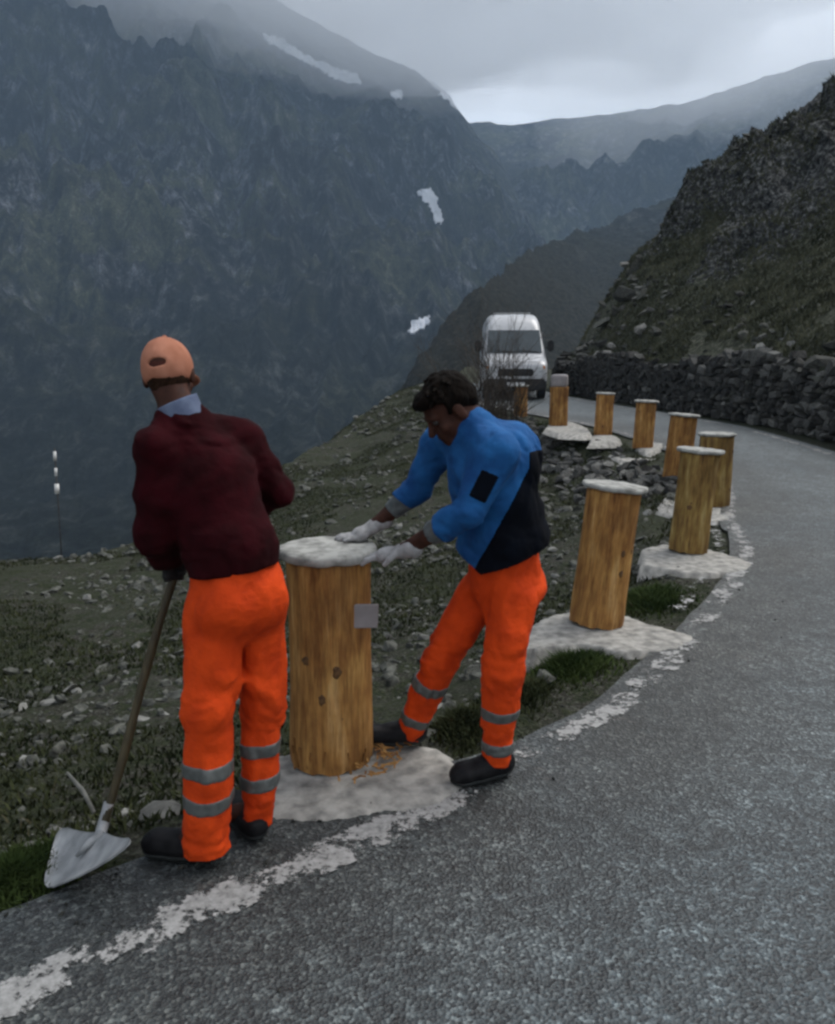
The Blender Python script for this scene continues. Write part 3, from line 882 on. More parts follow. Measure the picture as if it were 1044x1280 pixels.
    T.f = np.maximum(T.f, np.where(P[0] < (bl[0]+br[0])/2, (bl[2]-.0)-P[2], (br[2]-.0)-P[2]))
    tr = link('trousers', T.mesh('trousers', org), M['orange'], root)
    def band(F, c, axd, kn, half, rad):
        Q = F.copy(); Q.f -= .0035
        P = Q.pts(); q = sum((P[i]-c[i])*axd[i] for i in range(3))
        Q.f = np.maximum(Q.f, np.abs(q)-half)
        Q.f = np.maximum(Q.f, np.sqrt((P[0]-c[0])**2+(P[1]-c[1])**2)-rad + 0*P[2])
        return Q
    for c, axd, rad in ((W(259, 955, 2.50), np.array([.03, 0, 1.]), .105), (W(258, 998, 2.485), np.array([.03, 0, 1.]), .105),
                        (W(322, 931, 2.65), np.array([0, 0, 1.]), .085), (W(321, 973, 2.64), np.array([0, 0, 1.]), .085)):
        Q = band(T, c, axd, None, .026, rad)
        link('reflective_stripe', Q.mesh('reflective_stripe', org), M['reflect'], tr)
    # shoes
    foot_boot(np.array([anL[0]-.01, anL[1]+.030, .006]), [-1, .12, 0], 0, parent=root, origin=org, ankle=anL)
    foot_boot(np.array([anR[0]-.005, anR[1]-.0, .006]), [-.6, .8, 0], 0, parent=root, origin=org, ankle=anR)
    # gloved hand closed round the shaft
    sh_top, sh_bot = SH_TOP, SH_BOT
    axs = (sh_top-sh_bot)/np.linalg.norm(sh_top-sh_bot)
    g0 = haL
    tt = np.dot(g0-sh_bot, axs); gp = sh_bot+axs*min(tt, np.linalg.norm(sh_top-sh_bot)-.06)
    K = Field(gp-.14, gp+.14, .004)
    side = wrL-gp; side = side-axs*np.dot(side, axs); side /= np.linalg.norm(side)
    oth = np.cross(axs, side)
    pal = gp+side*.032
    K.cap(wrL, pal, .028, .030, .012); K.cap(pal-axs*.032, pal+axs*.030, .021, .022, .012)
    for i in range(4):
        b = pal+axs*(.032-.021*i)+oth*.012; ln = [.9, 1, .95, .8][i]
        p1 = gp+axs*(.034-.021*i)+oth*.034*ln+side*.006; p2 = gp+axs*(.034-.021*i)-side*.030*ln+oth*.016; p3 = gp+axs*(.034-.021*i)-side*.024-oth*.014
        K.cap(b, p1, .0108, .0102, .004).cap(p1, p2, .0102, .0096, .003).cap(p2, p3, .0096, .0086, .003)
    b = pal+axs*.030-oth*.012; K.cap(b, gp+axs*.052-oth*.026+side*.002, .0125, .0115, .005).cap(gp+axs*.052-oth*.026+side*.002, gp+axs*.044-oth*.016-side*.026, .0115, .010, .003)
    link('glove', K.mesh('glove', org), M['glove_dark'], root)
    # other hand, resting at the front of the hip
    e = wrR; K = Field(e-.18, e+.18, .005); d = np.array([-.75, -.05, -.45]); d /= np.linalg.norm(d); s2 = np.cross(d, up); s2 /= np.linalg.norm(s2); n2 = np.cross(s2, d)
    K.cap(e, e+d*.05, .028, .034, .012, n2, .7); K.cap(e+d*.03, e+d*.085, .036, .040, .012, n2, .5)
    for i in range(4):
        b = e+d*.085+s2*(.030-.020*i); l = [.06, .07, .066, .05][i]
        K.cap(b, b+d*l*.5, .0098, .0092, .004).cap(b+d*l*.5, b+d*l*.9-n2*l*.35, .0092, .008, .003)
    K.cap(e+d*.04+s2*.03, e+d*.07+s2*.062, .0125, .011, .005).cap(e+d*.07+s2*.062, e+d*.10+s2*.068, .011, .009, .003)
    link('glove', K.mesh('glove', org), M['glove_dark'], root)

SH_TOP = W(226, 690, 2.80); SH_BOT = W(124, 1048, 2.50)
person_a()

# shovel
def shovel():
    tip = G(58, 1110)
    org = np.array([SH_BOT[0], SH_BOT[1], 0])
    root = empty('shovel', org, 'long handled shovel with pointed steel blade beside the person in maroon', 'shovel')
    ax = SH_TOP-SH_BOT; pts = [SH_BOT-ax*.05 + ax*1.05*t + np.array([.004*math.sin(t*7), 0, 0]) for t in np.linspace(0, 1, 14)]
    V, F = tube_data([p_-org for p_ in pts], [.0155+.0015*math.sin(i*1.7) for i in range(14)], 12)
    link('shaft', mesh_np('shaft', V, F), M['shaft'], root)
    # blade: a dished pointed sheet
    sh = SH_BOT-ax*.02
    dirv = tip-sh; Lb = np.linalg.norm(dirv); dv = dirv/Lb
    wr = G(172, 1056, .03) - G(78, 1046, .05); 
    A_ = G(84, 1040, .03); cz = np.array([0, 0, CAM_Z]); rb = W(174, 1056, 1.0)-cz
    tB = np.dot(A_-cz, dv)/np.dot(rb, dv) if abs(np.dot(rb, dv)) > .05 else 2.4
    tB = min(max(tB, 2.15), 2.45); B_ = cz+rb*tB; side = B_-A_; WD = np.linalg.norm(side)/2; side /= 2*WD
    nr = np.cross(side, dv)
    if nr[2] < 0: nr = -nr
    prof = [(0, .86), (.03, .95), (.08, 1.0), (.18, .97), (.34, .84), (.50, .67), (.68, .47), (.84, .28), (.95, .13), (1.0, .03)]
    nseg = 12; Wd = WD; V = []; sh = (A_+B_)/2*.9+sh*.1; dirv = tip-sh; Lb = np.linalg.norm(dirv); dv = dirv/Lb; print('shovel', WD, Lb)
    for layer in (0, 1):
        for t, w in prof:
            for j in range(nseg+1):
                s = (j/nseg*2-1)
                q = sh + dv*Lb*t - dv*.02*(1-abs(s))*(t < .05) + side*s*w*Wd + nr*(.030*(s*s)*w - .012*math.sin(t*math.pi) - .003*layer + .010*math.exp(-(s*3)**2)*(1-t))
                q[2] = max(q[2], .008)+(-.002*layer)
                V.append(q-org)
    n_, m_ = len(prof), nseg+1
    F = grid_faces(n_, m_); F = np.concatenate([F, F[:, ::-1]+n_*m_])
    rim = [i*m_ for i in range(n_)] + [(n_-1)*m_+j for j in range(1, m_)] + [i*m_+m_-1 for i in range(n_-2, -1, -1)] + [j for j in range(m_-2, -1, -1)]
    R_ = [(rim[i], rim[(i+1) % len(rim)], rim[(i+1) % len(rim)]+n_*m_, rim[i]+n_*m_) for i in range(len(rim)-1)]
    F = np.concatenate([F, np.array(R_)])
    bl = link('blade', mesh_np('blade', np.array(V), F), M['steel'], root)
    V, F = tube_data([sh+dv*.09-org+nr*.010, sh+dv*.03-org+nr*.014, sh-org+nr*.004, SH_BOT+ax*.05-org, SH_BOT+ax*.12-org], [.006, .014, .019, .020, .0185], 12)
    link('socket', mesh_np('socket', V, F), M['steel'], root)
shovel()

# ------------------------------------------------------------------ person 2: blue jacket, bent over the near post
POST1 = np.array([-0.375, 3.21])
def glove_hand(wr, knuck, fdir, ndir, curl, org, root, side_sign=1, spread=.004, mat='glove'):
    """hand from wrist to knuckles, fingers along fdir curling towards ndir"""
    fdir = np.asarray(fdir, float); fdir /= np.linalg.norm(fdir)
    ndir = np.asarray(ndir, float); ndir = ndir-fdir*np.dot(fdir, ndir); ndir /= np.linalg.norm(ndir)
    s = np.cross(fdir, ndir)*side_sign
    K = Field(np.minimum(wr, knuck)-.15, np.maximum(wr, knuck)+.15, .0042)
    hd = knuck-wr; hd /= np.linalg.norm(hd)
    K.cap(wr-hd*.045, wr, .040, .033, .01)                               # gathered cuff
    K.cap(wr, knuck-hd*.012, .036, .047, .02, ndir, .66)
    K.cap(knuck-s*.028-hd*.014, knuck+s*.032-hd*.014, .022, .022, .02)
    for i in range(4):
        b = knuck+s*(.033-.0215*i); l = [.034, .038, .035, .028][i]; d = fdir+s*(.18-.12*i); d /= np.linalg.norm(d)
        a0, a1, a2 = curl[0], curl[0]+curl[1], curl[0]+curl[1]+curl[2]
        r = .0128 if i < 3 else .0115
        p1 = b+(d*math.cos(a0)+ndir*math.sin(a0))*l; p2 = p1+(d*math.cos(a1)+ndir*math.sin(a1))*l*.75; p3 = p2+(d*math.cos(a2)+ndir*math.sin(a2))*l*.6
        K.cap(b, p1, r+.001, r, .005).cap(p1, p2, r, r-.0006, .003).cap(p2, p3, r-.0006, r-.002, .003)
    b = wr+hd*.022+s*.030; p1 = b+hd*.026+s*.026+ndir*.010; p2 = p1+hd*.026+s*.006+ndir*.016
    K.cap(b, p1, .015, .013, .010).cap(p1, p2, .013, .0105, .003)
    wrinkle(K, .0022, 28, 28, 28, 77)
    return link('glove', K.mesh('glove', org), M[mat], root)

def person_b():
    org = np.array([0.20, 3.14, 0.0]); up = np.array([0, 0, 1.])
    root = empty('person', org, 'person in blue jacket and white gloves bending over the nearest post', 'person', 'road workers')
    Fd = np.array([-.96, -.28, 0]); Fd /= np.linalg.norm(Fd); Lt = np.array([.28, -.96, 0.])     # his left side, towards the camera
    pel = W(630, 722, 3.18); wai = W(630, 668, 3.16); che = W(612, 590, 3.12); neck = W(588, 535, 3.10); hd = W(561, 512, 3.07)
    shN = W(622, 565, 2.94); elN = W(586, 640, 2.90); wrN = W(505, 688, 3.04); knN = W(479, 694, 3.09)
    shF = W(552, 552, 3.28); elF = W(520, 612, 3.34); wrF = W(469, 657, 3.34); knF = W(447, 670, 3.32)
    hpF = W(598, 742, 3.26); knF_ = W(549, 828, 3.22); anF = W(513, 900, 3.30)
    hpN = W(638, 745, 3.10); knN_ = W(629, 840, 3.02); anN = W(621, 932, 3.05)
    lo = np.array([-.45, 2.68, -.03]); hi = np.array([.72, 3.62, 1.75])
    hf = frame(np.array([-.72, -.30, -.62]), np.array([-.5, -.1, 1.]))
    B = Field(lo, hi, .0075)
    add_head(B, hd, hf, 1.05)
    B.cap(hd+hf@np.array([0, -.03, -.05]), neck-up*.03, .055, .062, .03)
    B.cap(neck, che, .09, .13, .05, Fd, .8).cap(che, wai, .13, .13, .05).cap(wai, pel, .13, .13, .05)
    B.cap(neck, shN, .06, .05, .04).cap(neck, shF, .06, .05, .04)
    B.cap(shN, elN, .045, .040, .03).cap(elN, wrN, .043, .029, .02).cap(wrN, knN, .026, .028, .02)
    B.cap(shF, elF, .045, .040, .03).cap(elF, wrF, .043, .029, .02).cap(wrF, knF, .026, .028, .02)
    for hp, kn, an, f in ((hpF, knF_, anF, [-.05, .0, -.07]), (hpN, knN_, anN, [-.04, -.02, -.08])):
        B.cap(pel, hp, .08, .075, .03).cap(hp, kn, .072, .05, .03).cap(kn, an, .05, .032, .02).cap(an, an+np.array(f), .030, .024, .02)
    link('body', B.mesh('body', org), M['skin'], root)
    L = lambda x, y, z: hd + hf @ np.array([x, y, z])
    for sx in (-1, 1):
        bm = bmesh.new(); bmesh.ops.create_uvsphere(bm, u_segments=10, v_segments=8, radius=.012)
        link('eye', bm_mesh('eye', bm, True), M['eye'], root, L(sx*.0315, .080, .004)-org)
    # hair: thick, a little tousled
    H = Field(hd-.2, hd+.2, .0055)
    H.ell(L(0, -.026, .045), [.098, .108, .098], hf, .01)
    H.ell(L(0, .060, .088), [.070, .048, .034], hf, .03)
    H.ell(L(0, -.085, -.010), [.070, .040, .055], hf, .03)
    for i in range(46):
        a, b = rng.uniform(-1.3, 1.3), rng.uniform(-.3, 1.9)
        q = np.array([math.sin(a), math.cos(a)*math.cos(b), math.cos(a)*math.sin(b)])
        base = np.array([0, -.02, .045])+q*np.array([.088, .096, .090])
        if base[2] < .02 and base[1] > .0: continue
        tipq = base+q*.026+np.array([rng.gauss(0, .01), .014, -.012])
        H.cap(L(*base), L(*tipq), .016, .005, .008)
    P = H.pts(); l = [sum((P[i]-hd[i])*hf[i, j] for i in range(3)) for j in range(3)]
    facecut = np.maximum(-(l[1]-.030), (l[2]-.058)) ; H.f = np.maximum(H.f, -facecut)
    wrinkle(H, .007, 26, 26, 26, 15)
    link('hair', H.mesh('hair', org), M['hair'], root)
    # jacket
    J = Field(lo+np.array([0, 0, .6]), hi, .007)
    J.cap(neck-up*.03, che, .105, .165, .06, Fd, .95).cap(che, wai, .170, .178, .06, Fd, .98).cap(wai, W(616, 712, 3.16), .174, .168, .05, Fd, 1.0)
    J.ell(W(632, 570, 3.16), [.15, .15, .15], None, .08)
    J.cap(neck, shN, .075, .078, .06).cap(neck, shF, .075, .075, .06)
    slN = elN+(wrN-elN)*.42; slF = elF+(wrF-elF)*.40
    J.cap(shN, elN, .086, .066, .05).cap(elN, slN+(slN-elN)*.15, .066, .064, .03)
    J.cap(shF, elF, .080, .066, .05).cap(elF, slF+(slF-elF)*.15, .064, .058, .03)
    wrinkle(J, .015, 6, 6, 8, 91)
    wrinkle(J, .0025, 20, 20, 20, 93)
    def cut_arm(F, p, a, b, rad):
        d = (b-a)/np.linalg.norm(b-a); P = F.pts()
        q = sum((P[i]-p[i])*d[i] for i in range(3))
        rr = np.sqrt(sum((P[i]-(p[i]+d[i]*q))**2 for i in range(3)))
        reg = np.minimum(q, rad-rr)        # >0 beyond the cut and near the arm axis
        F.f = np.maximum(F.f, np.where(rr < rad, q, -1))
    cut_arm(J, slN, elN, wrN, .14); cut_arm(J, slF, elF, wrF, .12)
    # hem: slanting, lowest at the front
    P = J.pts(); hem = W(600, 722, 3.0)[2]; 
    xh = W(600, 722, 3.05)[0]
    J.f = np.maximum(J.f, (hem + .02 - .012 + np.where(P[0] > xh, (P[0]-xh)*.36, -(P[0]-xh)*.75)) - P[2] + 0*P[1])
    # collar opening
    J2 = J
    jk = link('jacket', J.mesh('jacket', org), M['blue'], root)
    # dark side panel
    Q = J.copy(); Q.f -= .003
    P = Q.pts()
    tt = np.clip((P[2]-.82)/.52, 0, 1)
    xl = .395-.0*tt; 
    front = .20+.22*np.clip((P[2]-.84)/.46, 0, 1)**1.1
    back = .60-.10*np.clip((P[2]-1.05)/.3, 0, 1)
    reg = np.maximum(np.maximum(front-P[0], P[0]-back)+0*P[1], np.maximum(P[1]-3.16, P[2]-1.36))
    arm = Field.__new__(Field); arm.lo, arm.h, arm.n, arm.ax = J.lo, J.h, J.n, J.ax; arm.f = np.full(J.n, .5)
    arm.cap(shN+np.array([0, 0, .05]), elN, .094, .080, 0).cap(elN, slN, .08, .07, 0)
    Q.f = np.maximum(np.maximum(Q.f, reg), -(arm.f-.004))
    link('side_panel', Q.mesh('side_panel', org), M['navy'], jk)
    # sleeve patch
    Q = J.copy(); Q.f -= .003; pc = shN+(elN-shN)*.52+np.array([0, -.075, .0]); ad = (elN-shN)/np.linalg.norm(elN-shN)
    P = Q.pts(); q = sum((P[i]-pc[i])*ad[i] for i in range(3)); s_ = (P[0]-pc[0])*-ad[2]+(P[2]-pc[2])*ad[0]+0*P[1]
    Q.f = np.maximum(Q.f, np.maximum(np.abs(q)-.055, np.abs(s_)-.034)); Q.f = np.maximum(Q.f, P[1]-(pc[1]+.04)+0*P[0]+0*P[2])
    link('sleeve_pocket', Q.mesh('sleeve_pocket', org), M['navy'], jk)
    # collar with zip
    S = Field(neck-.2, neck+.2, .006)
    nd = (hd-neck)/np.linalg.norm(hd-neck)
    S.cap(neck+nd*.03, neck-nd*.05, .082, .095, .01); S.clip_plane(neck+nd*.035, nd)
    link('collar', S.mesh('collar', org), M['blue'], jk)
    V, F = tube_data([q_-org for q_ in (W(556, 566, 2.96), W(554, 600, 2.955), W(556, 640, 2.965))], .0045, 6)
    # cuffs of a shirt below the sleeves
    for a, b, sl, r0, r1 in ((elN, wrN, slN, .053, .046), (elF, wrF, slF, .050, .043)):
        d = (b-a)/np.linalg.norm(b-a); C = Field(sl-.12, sl+.14, .005)
        C.cap(sl-d*.02, sl+d*.050, r0, r1, 0); C.clip_plane(sl+d*.052, d)
        wrinkle(C, .005, 20, 20, 20, 3)
        link('shirt_cuff', C.mesh('shirt_cuff', org), M['cuff'], root)
    # trousers
    T = Field(lo, np.array([hi[0], hi[1], 1.12]), .0075)
    T.cap(wai+(pel-wai)*.2, pel, .150, .160, .04)
    T.ell(pel-Fd*.06-up*.03, [.12, .13, .12], None, .05)
    bF, bN = W(512, 916, 3.30), W(621, 950, 3.05)
    T.cap(hpF, knF_, .105, .086, .035).cap(knF_, bF+(bF-knF_)*.25, .082, .066, .02)
    T.cap(hpN, knN_, .112, .088, .03).cap(knN_, bN+(bN-knN_)*.25, .086, .074, .02)
    wrinkle(T, .021, 7, 7, 4, 147)
    wrinkle(T, .003, 22, 22, 9, 149)
    wrinkle(T, .012, 6, 6, 26, 153, lambda x, y, z: sstep(.36, .1, z)+.5*sstep(.12, .0, np.abs(z-.55)))
    T.clip_plane(wai+(pel-wai)*.15, up)
    dF = (bF-knF_)/np.linalg.norm(bF-knF_); dN = (bN-knN_)/np.linalg.norm(bN-knN_)
    P = T.pts(); mid = .135
    qF = sum((P[i]-bF[i])*dF[i] for i in range(3)); qN = sum((P[i]-bN[i])*dN[i] for i in range(3))
    T.f = np.maximum(T.f, np.where((P[0] < mid)+0*P[1]+0*P[2] > 0, qF-.004, np.where(P[2]+0*P[0]+0*P[1] < .5, qN-.004, -1)))
    tr = link('trousers', T.mesh('trousers', org), M['orange'], root)
    for c, axd, rad in ((W(536, 854, 3.25), dF, .11), (W(517, 894, 3.29), dF, .10), (W(624, 889, 3.035), dN, .11), (W(622, 929, 3.05), dN, .10)):
        Q = T.copy(); Q.f -= .0035
        P = Q.pts(); q = sum((P[i]-c[i])*axd[i] for i in range(3))
        rr = np.sqrt(sum((P[i]-c[i])**2 for i in range(3)))
        Q.f = np.maximum(np.maximum(Q.f, np.abs(q)-.025), rr-rad)
        link('reflective_stripe', Q.mesh('reflective_stripe', org), M['reflect'], tr)
    foot_boot(np.array([anF[0]+.01, anF[1]+.0, .030]), [-1, -.1, 0], 0, parent=root, origin=org, ankle=anF)
    foot_boot(np.array([anN[0]+.015, anN[1]+.01, .008]), [-.8, -.38, 0], 0, parent=root, origin=org, ankle=anN)
    # hands on the cap: near one over the edge, far one flat on top
    glove_hand(wrN, knN, np.array([-.90, .30, -.12]), np.array([-.1, .1, -1]), (.02, .22, .35), org, root, 1)
    glove_hand(wrF, knF, np.array([-.95, -.25, -.05]), np.array([0, 0, -1]), (.0, .10, .12), org, root, -1)
person_b()

# ------------------------------------------------------------------ log posts
def log_mesh(seed, h=0.90, r=0.176, waist=0.0, seg=64, rows=46, flare=0.0):
    rs = random.Random(seed); V = []
    for i in range(rows):
        t = i/(rows-1); z = t*h
        a = np.arange(seg)/seg*2*np.pi
        rr = r*(1+.03*np.cos(a*2+seed)+.02*np.cos(a*3+seed*2.1)) * (1-waist*math.sin(t*math.pi)) * (1+flare*(1-t))
        rr = rr + .0065*fbm(np.cos(a)*3.2+seed, np.sin(a)*3.2, z*1.1, 4, seed) + .0035*fbm(np.cos(a)*9+seed, np.sin(a)*9, z*1.8, 3, seed+4, ridged=True)
        rr = rr + .004*(fbm(np.cos(a)*1.4, np.sin(a)*1.4+seed, z*3.5, 3, seed+9))
        if t < .03: rr = rr*(0.985)
        zz = z + (.012*vnoise(np.cos(a)*6, np.sin(a)*6, seed, 2) if i == 0 else 0)
        V.append(np.stack([np.cos(a)*rr, np.sin(a)*rr, zz*np.ones(seg)], 1))
    V = np.concatenate(V); F = []
    for i in range(rows-1):
        for k in range(seg): F.append((i*seg+k, i*seg+(k+1) % seg, (i+1)*seg+(k+1) % seg, (i+1)*seg+k))
    c = len(V); V = np.vstack([V, [[0, 0, h]]]); base = (rows-1)*seg
    for k in range(0, seg, 2): F.append((c, base+k, base+(k+1) % seg, base+(k+2) % seg))
    return mesh_np('log', V, F)

def cap_mesh(seed, r=.20, th=.042, seg=56, square=False):
    V = []; a = np.arange(seg)/seg*2*np.pi
    R0 = r*(1+.03*vnoise(np.cos(a)*1.6+seed, np.sin(a)*1.6, 0, seed)+.022*fbm(np.cos(a)*6, np.sin(a)*6+seed, 0, 3, seed+1))
    if square:
        R0 = R0*.86/np.maximum(np.abs(np.cos(a)), np.abs(np.sin(a)))**.85
    prof = [(0.0, 0), (.93, 0), (.985, .12), (1.0, .4), (.995, .75), (.965, .95), (.85, 1.02), (.6, 1.05), (.3, 1.06)]
    for f, z in prof[1:]:
        jag = 1+.012*vnoise(np.cos(a)*9+z*3, np.sin(a)*9, z*4, seed+7)
        V.append(np.stack([np.cos(a)*R0*f*jag, np.sin(a)*R0*f*jag, z*th+.004*vnoise(np.cos(a)*4*f, np.sin(a)*4*f, 0, seed+3)], 1))
    n_ = len(V); V = np.concatenate(V); F = []
    for i in range(n_-1):
        for k in range(seg): F.append((i*seg+k, i*seg+(k+1) % seg, (i+1)*seg+(k+1) % seg, (i+1)*seg+k))
    c = len(V); V = np.vstack([V, [[0, 0, th*1.07]], [[0, 0, 0]]])
    for k in range(0, seg, 2):
        F.append((c, (n_-1)*seg+k, (n_-1)*seg+(k+1) % seg, (n_-1)*seg+(k+2) % seg)); F.append((c+1, (k+2) % seg, (k+1) % seg, k))
    return mesh_np('cap_slab', V, F)

def sliver(p, d, L, w, t=.006):
    bm = bmesh.new(); bmesh.ops.create_cube(bm, size=1)
    for v in bm.verts: v.co = Vector((v.co.x*w, v.co.y*t, v.co.z*L*(1 if abs(v.co.x) > 0 else 1)))
    return bm_mesh('splinter', bm)

posts = [ # x, y, base z, height, radius, tilt x(deg, + leans right), label, wood, cap radius, cap sq
    (POST1[0], POST1[1], .02, .885, .176, 0.3, 'nearest thick log post, the one the person in blue holds by its cap', 'wood', .203, False),
    (1.170, 5.02, .02, .875, .172, 5.5, 'second log post from the near end, leaning right, with clean pale cap', 'wood', .205, False),
    (2.44, 7.02, .02, .88, .168, 3.5, 'greyish log post, third from the near end, at the bend of the edge line', 'wood_pale', .200, False),
    (3.50, 9.35, .02, .81, .19, 0, 'short broad post just behind the third greyish post', 'wood_pale', .215, False),
    (3.62, 11.1, .06, .88, .175, 4, 'log post at the bend, fourth from the far end of the row, reddish brown', 'wood', .215, False),
    (3.95, 14.0, .18, .80, .165, 2, 'log post with overhanging cap, third from the far end before the van', 'wood', .215, False),
    (3.65, 15.8, .24, .80, .165, 2, 'slim yellow log post, second right of the van', 'wood', .19, False),
    (2.98, 17.0, .32, .83, .19, 0, 'log post with thick square block cap directly right of the van', 'wood', .20, True),
    (2.46, 19.2, .38, .70, .16, 0, 'farthest log post, standing behind the twigs in front of the van', 'wood', .185, False),
]
GRP = 'log posts along the outer road edge'
for i, (x, y, z, h, r, tilt, label, wd, cr, sq) in enumerate(posts):
    p = empty('log_post', (x, y, z), label, 'post', GRP)
    p.rotation_euler = (R(-1.0 if i == 1 else 0), R(tilt), 0)
    link('log', log_mesh(3+i*7, h, r, .03 if i < 3 else .01, 64 if i < 3 else 32, 46 if i < 3 else 20, .03 if i != 1 else .05), M[wd], p)
    c = link('cap_slab', cap_mesh(5+i*3, cr, (.040 if i == 0 else .034) if not sq else .24, 56 if i < 4 else 32, sq), M['cap'] if not sq else M['plate'], p, (0, 0, h+.001))
    c.rotation_euler = (0, 0, i*1.3)
    nk = 4 if i < 3 else 2
    for k in range(nk):
        a = rng.uniform(-2.6, -.5); zz = rng.uniform(.12, .8)*h; kr = rng.uniform(.010, .019)
        bm = bmesh.new(); bmesh.ops.create_icosphere(bm, subdivisions=2, radius=1)
        for v in bm.verts: v.co = Vector((v.co.x*kr, v.co.y*kr*.35, v.co.z*kr*1.5))*(1+.15*math.sin(v.co.x*5+v.co.z*7+k))
        q = link('knot', bm_mesh('knot', bm, True), M['knot'], p, (math.cos(a)*(r-.0005), math.sin(a)*(r-.0005), zz)); q.rotation_euler = (0, 0, a+math.pi/2)
    if i == 0:
        pl = empty('tmp', (0, 0, 0)); bpy.data.objects.remove(pl)
        # small pale plate on a bracket on the right side
        bm = bmesh.new(); bmesh.ops.create_cube(bm, size=1)
        for v in bm.verts: v.co = Vector((v.co.x*.105, v.co.y*.010, v.co.z*.100))
        bmesh.ops.bevel(bm, geom=bm.edges[:], offset=.003, segments=1, affect='EDGES')
        q = link('plate', bm_mesh('plate', bm), M['plate'], p, (.160, -.115, .665)); q.rotation_euler = (0, R(3), R(12))
        bm = bmesh.new(); bmesh.ops.create_cube(bm, size=1)
        for v in bm.verts: v.co = Vector((v.co.x*.03, v.co.y*.05, v.co.z*.02))
        link('bracket', bm_mesh('bracket', bm), M['steel'], q, (-.02, .028, 0))
        # hewn step near the top: a shallow ring
        V, F = [], []
        for k in range(14):
            a = rng.uniform(-2.7, -.4)
            me = sliver(0, 0, rng.uniform(.05, .12), rng.uniform(.005, .012))
            o = link('splinter', me, M['wood'], p, (math.cos(a)*(r+.008), math.sin(a)*(r+.008), rng.uniform(.02, .09)))
            o.rotation_euler = (rng.gauss(0, .1), rng.gauss(0, .15), a+math.pi/2)

# wood chips at the foot of the near post
arr = []
for k in range(70):
    a = rng.gauss(-.35, .5); rr = rng.uniform(.19, .33)
    pos = np.array([POST1[0]+math.cos(a)*rr, POST1[1]+math.sin(a)*rr, .048+rng.random()*.01])
    m3 = np.array(Matrix.Rotation(rng.uniform(0, 3.14), 3, 'Z') @ Matrix.Rotation(rng.gauss(0, .3), 3, 'X')) @ np.diag([rng.uniform(.02, .06), .008, .005])
    arr.append((pos, m3, k))
tag(joined('wood_chips', box_ar, arr, M['wood']), 'wood chips scattered at the foot of the nearest post', 'wood chips')

# ------------------------------------------------------------------ concrete pads
def pad(pix, label, th=.045, seed=0, drop=0.0, skirt=.03):
    """irregular slab outline from ground points; rough lumpy top"""
    P = np.array([G(u, v, drop)[:2] for u, v in pix]); P = catmull(np.vstack([P, P[:1]]), .02)
    c = P.mean(0); n_ = len(P); rings = 9; V = []
    for k in range(rings):
        f = 1-k/rings
        q = c+(P-c)*f
        q = q + (.045*np.stack([fbm(q[:, 0]*9, q[:, 1]*9, 0, 5, seed, .7), fbm(q[:, 0]*9, q[:, 1]*9, 5, 5, seed, .7)], 1))*f
        zz = np.maximum(ground_z(q[:, 0], q[:, 1], False), -.02)*0 + drop + (.0 if k == 0 else th*min(1, .55+.25*k))
        zz = zz + .014*fbm(q[:, 0]*14, q[:, 1]*14, 0, 5, seed+5, .7)*.8 - (skirt if k == 0 else 0)
        V.append(np.c_[q, zz*np.ones(n_)])
    V.append(np.array([[c[0], c[1], drop+th]])); V = np.concatenate(V); F = []
    for k in range(rings-1):
        for j in range(n_): F.append((k*n_+j, k*n_+(j+1) % n_, (k+1)*n_+(j+1) % n_, (k+1)*n_+j))
    b = (rings-1)*n_; 
    for j in range(0, n_-1, 2): F.append((len(V)-1, b+j, b+(j+1) % n_, b+(j+2) % n_)[::-1] if False else (b+j, b+(j+1) % n_, b+(j+2) % n_, len(V)-1))
    me = mesh_np('concrete_pad', V, F)
    # outward faces up
    if me.polygons[n_*3].normal.z < 0: me.flip_normals()
    o = link('concrete_pad', me, M['concrete'])
    tag(o, label, 'concrete base', 'pale concrete bases under the posts'); return o
pad([(335, 1030), (300, 985), (340, 945), (470, 930), (545, 935), (575, 950), (590, 985), (560, 1010), (480, 1022), (400, 1034)], 'pale concrete base under the nearest post and the feet of the person in blue', .016, 1)
pad([(640, 818), (655, 785), (700, 765), (760, 762), (800, 775), (830, 785), (880, 800), (862, 812), (790, 822), (745, 812), (700, 812)], 'pale concrete base under the second post, leaning right', .014, 2, 0, .3)
pad([(795, 708), (800, 685), (850, 680), (900, 690), (945, 706), (930, 718), (860, 720)], 'pale concrete base under the greyish third post', .012, 3, 0, .25)
pad([(815, 642), (830, 622), (880, 620), (915, 632), (922, 648), (880, 655)], 'pale concrete base behind the third post at the bend', .012, 4, 0, .2)
pad([(757, 570), (768, 562), (798, 559), (818, 566), (822, 576), (785, 580)], 'pale concrete base beyond the cap of the second post', .02, 5, .08, .07)
pad([(792, 560), (800, 549), (822, 548), (830, 558), (812, 566)], 'small pale concrete base of the third post from the far end', .02, 6, .18, .07)
pad([(735, 556), (742, 545), (768, 545), (775, 554)], 'small pale concrete base of the slim yellow post', .02, 7, .24, .07)
pad([(678, 538), (690, 527), (712, 527), (735, 536), (738, 545), (700, 544)], 'pale concrete base of the block capped post right of the van', .02, 8, .32, .07)
# lump of old concrete behind the shovel
SP = G(205, 1000, -.05)
bm = bmesh.new(); bmesh.ops.create_icosphere(bm, subdivisions=3, radius=1)
for v in bm.verts:
    n_ = float(fbm(np.array([v.co.x*2]), np.array([v.co.y*2]), np.array([v.co.z*2]), 3, 4)[0])
    v.co = Vector((v.co.x*.10, v.co.y*.08, v.co.z*.045))*(1+.35*n_)
lump = link('rock', bm_mesh('rock', bm, True), M['stone_pale'], None, (SP[0], SP[1], gz(SP[0], SP[1])+.02))
tag(lump, 'pale rounded rock lying between the shovel shaft and the leg of the person in maroon', 'rock')

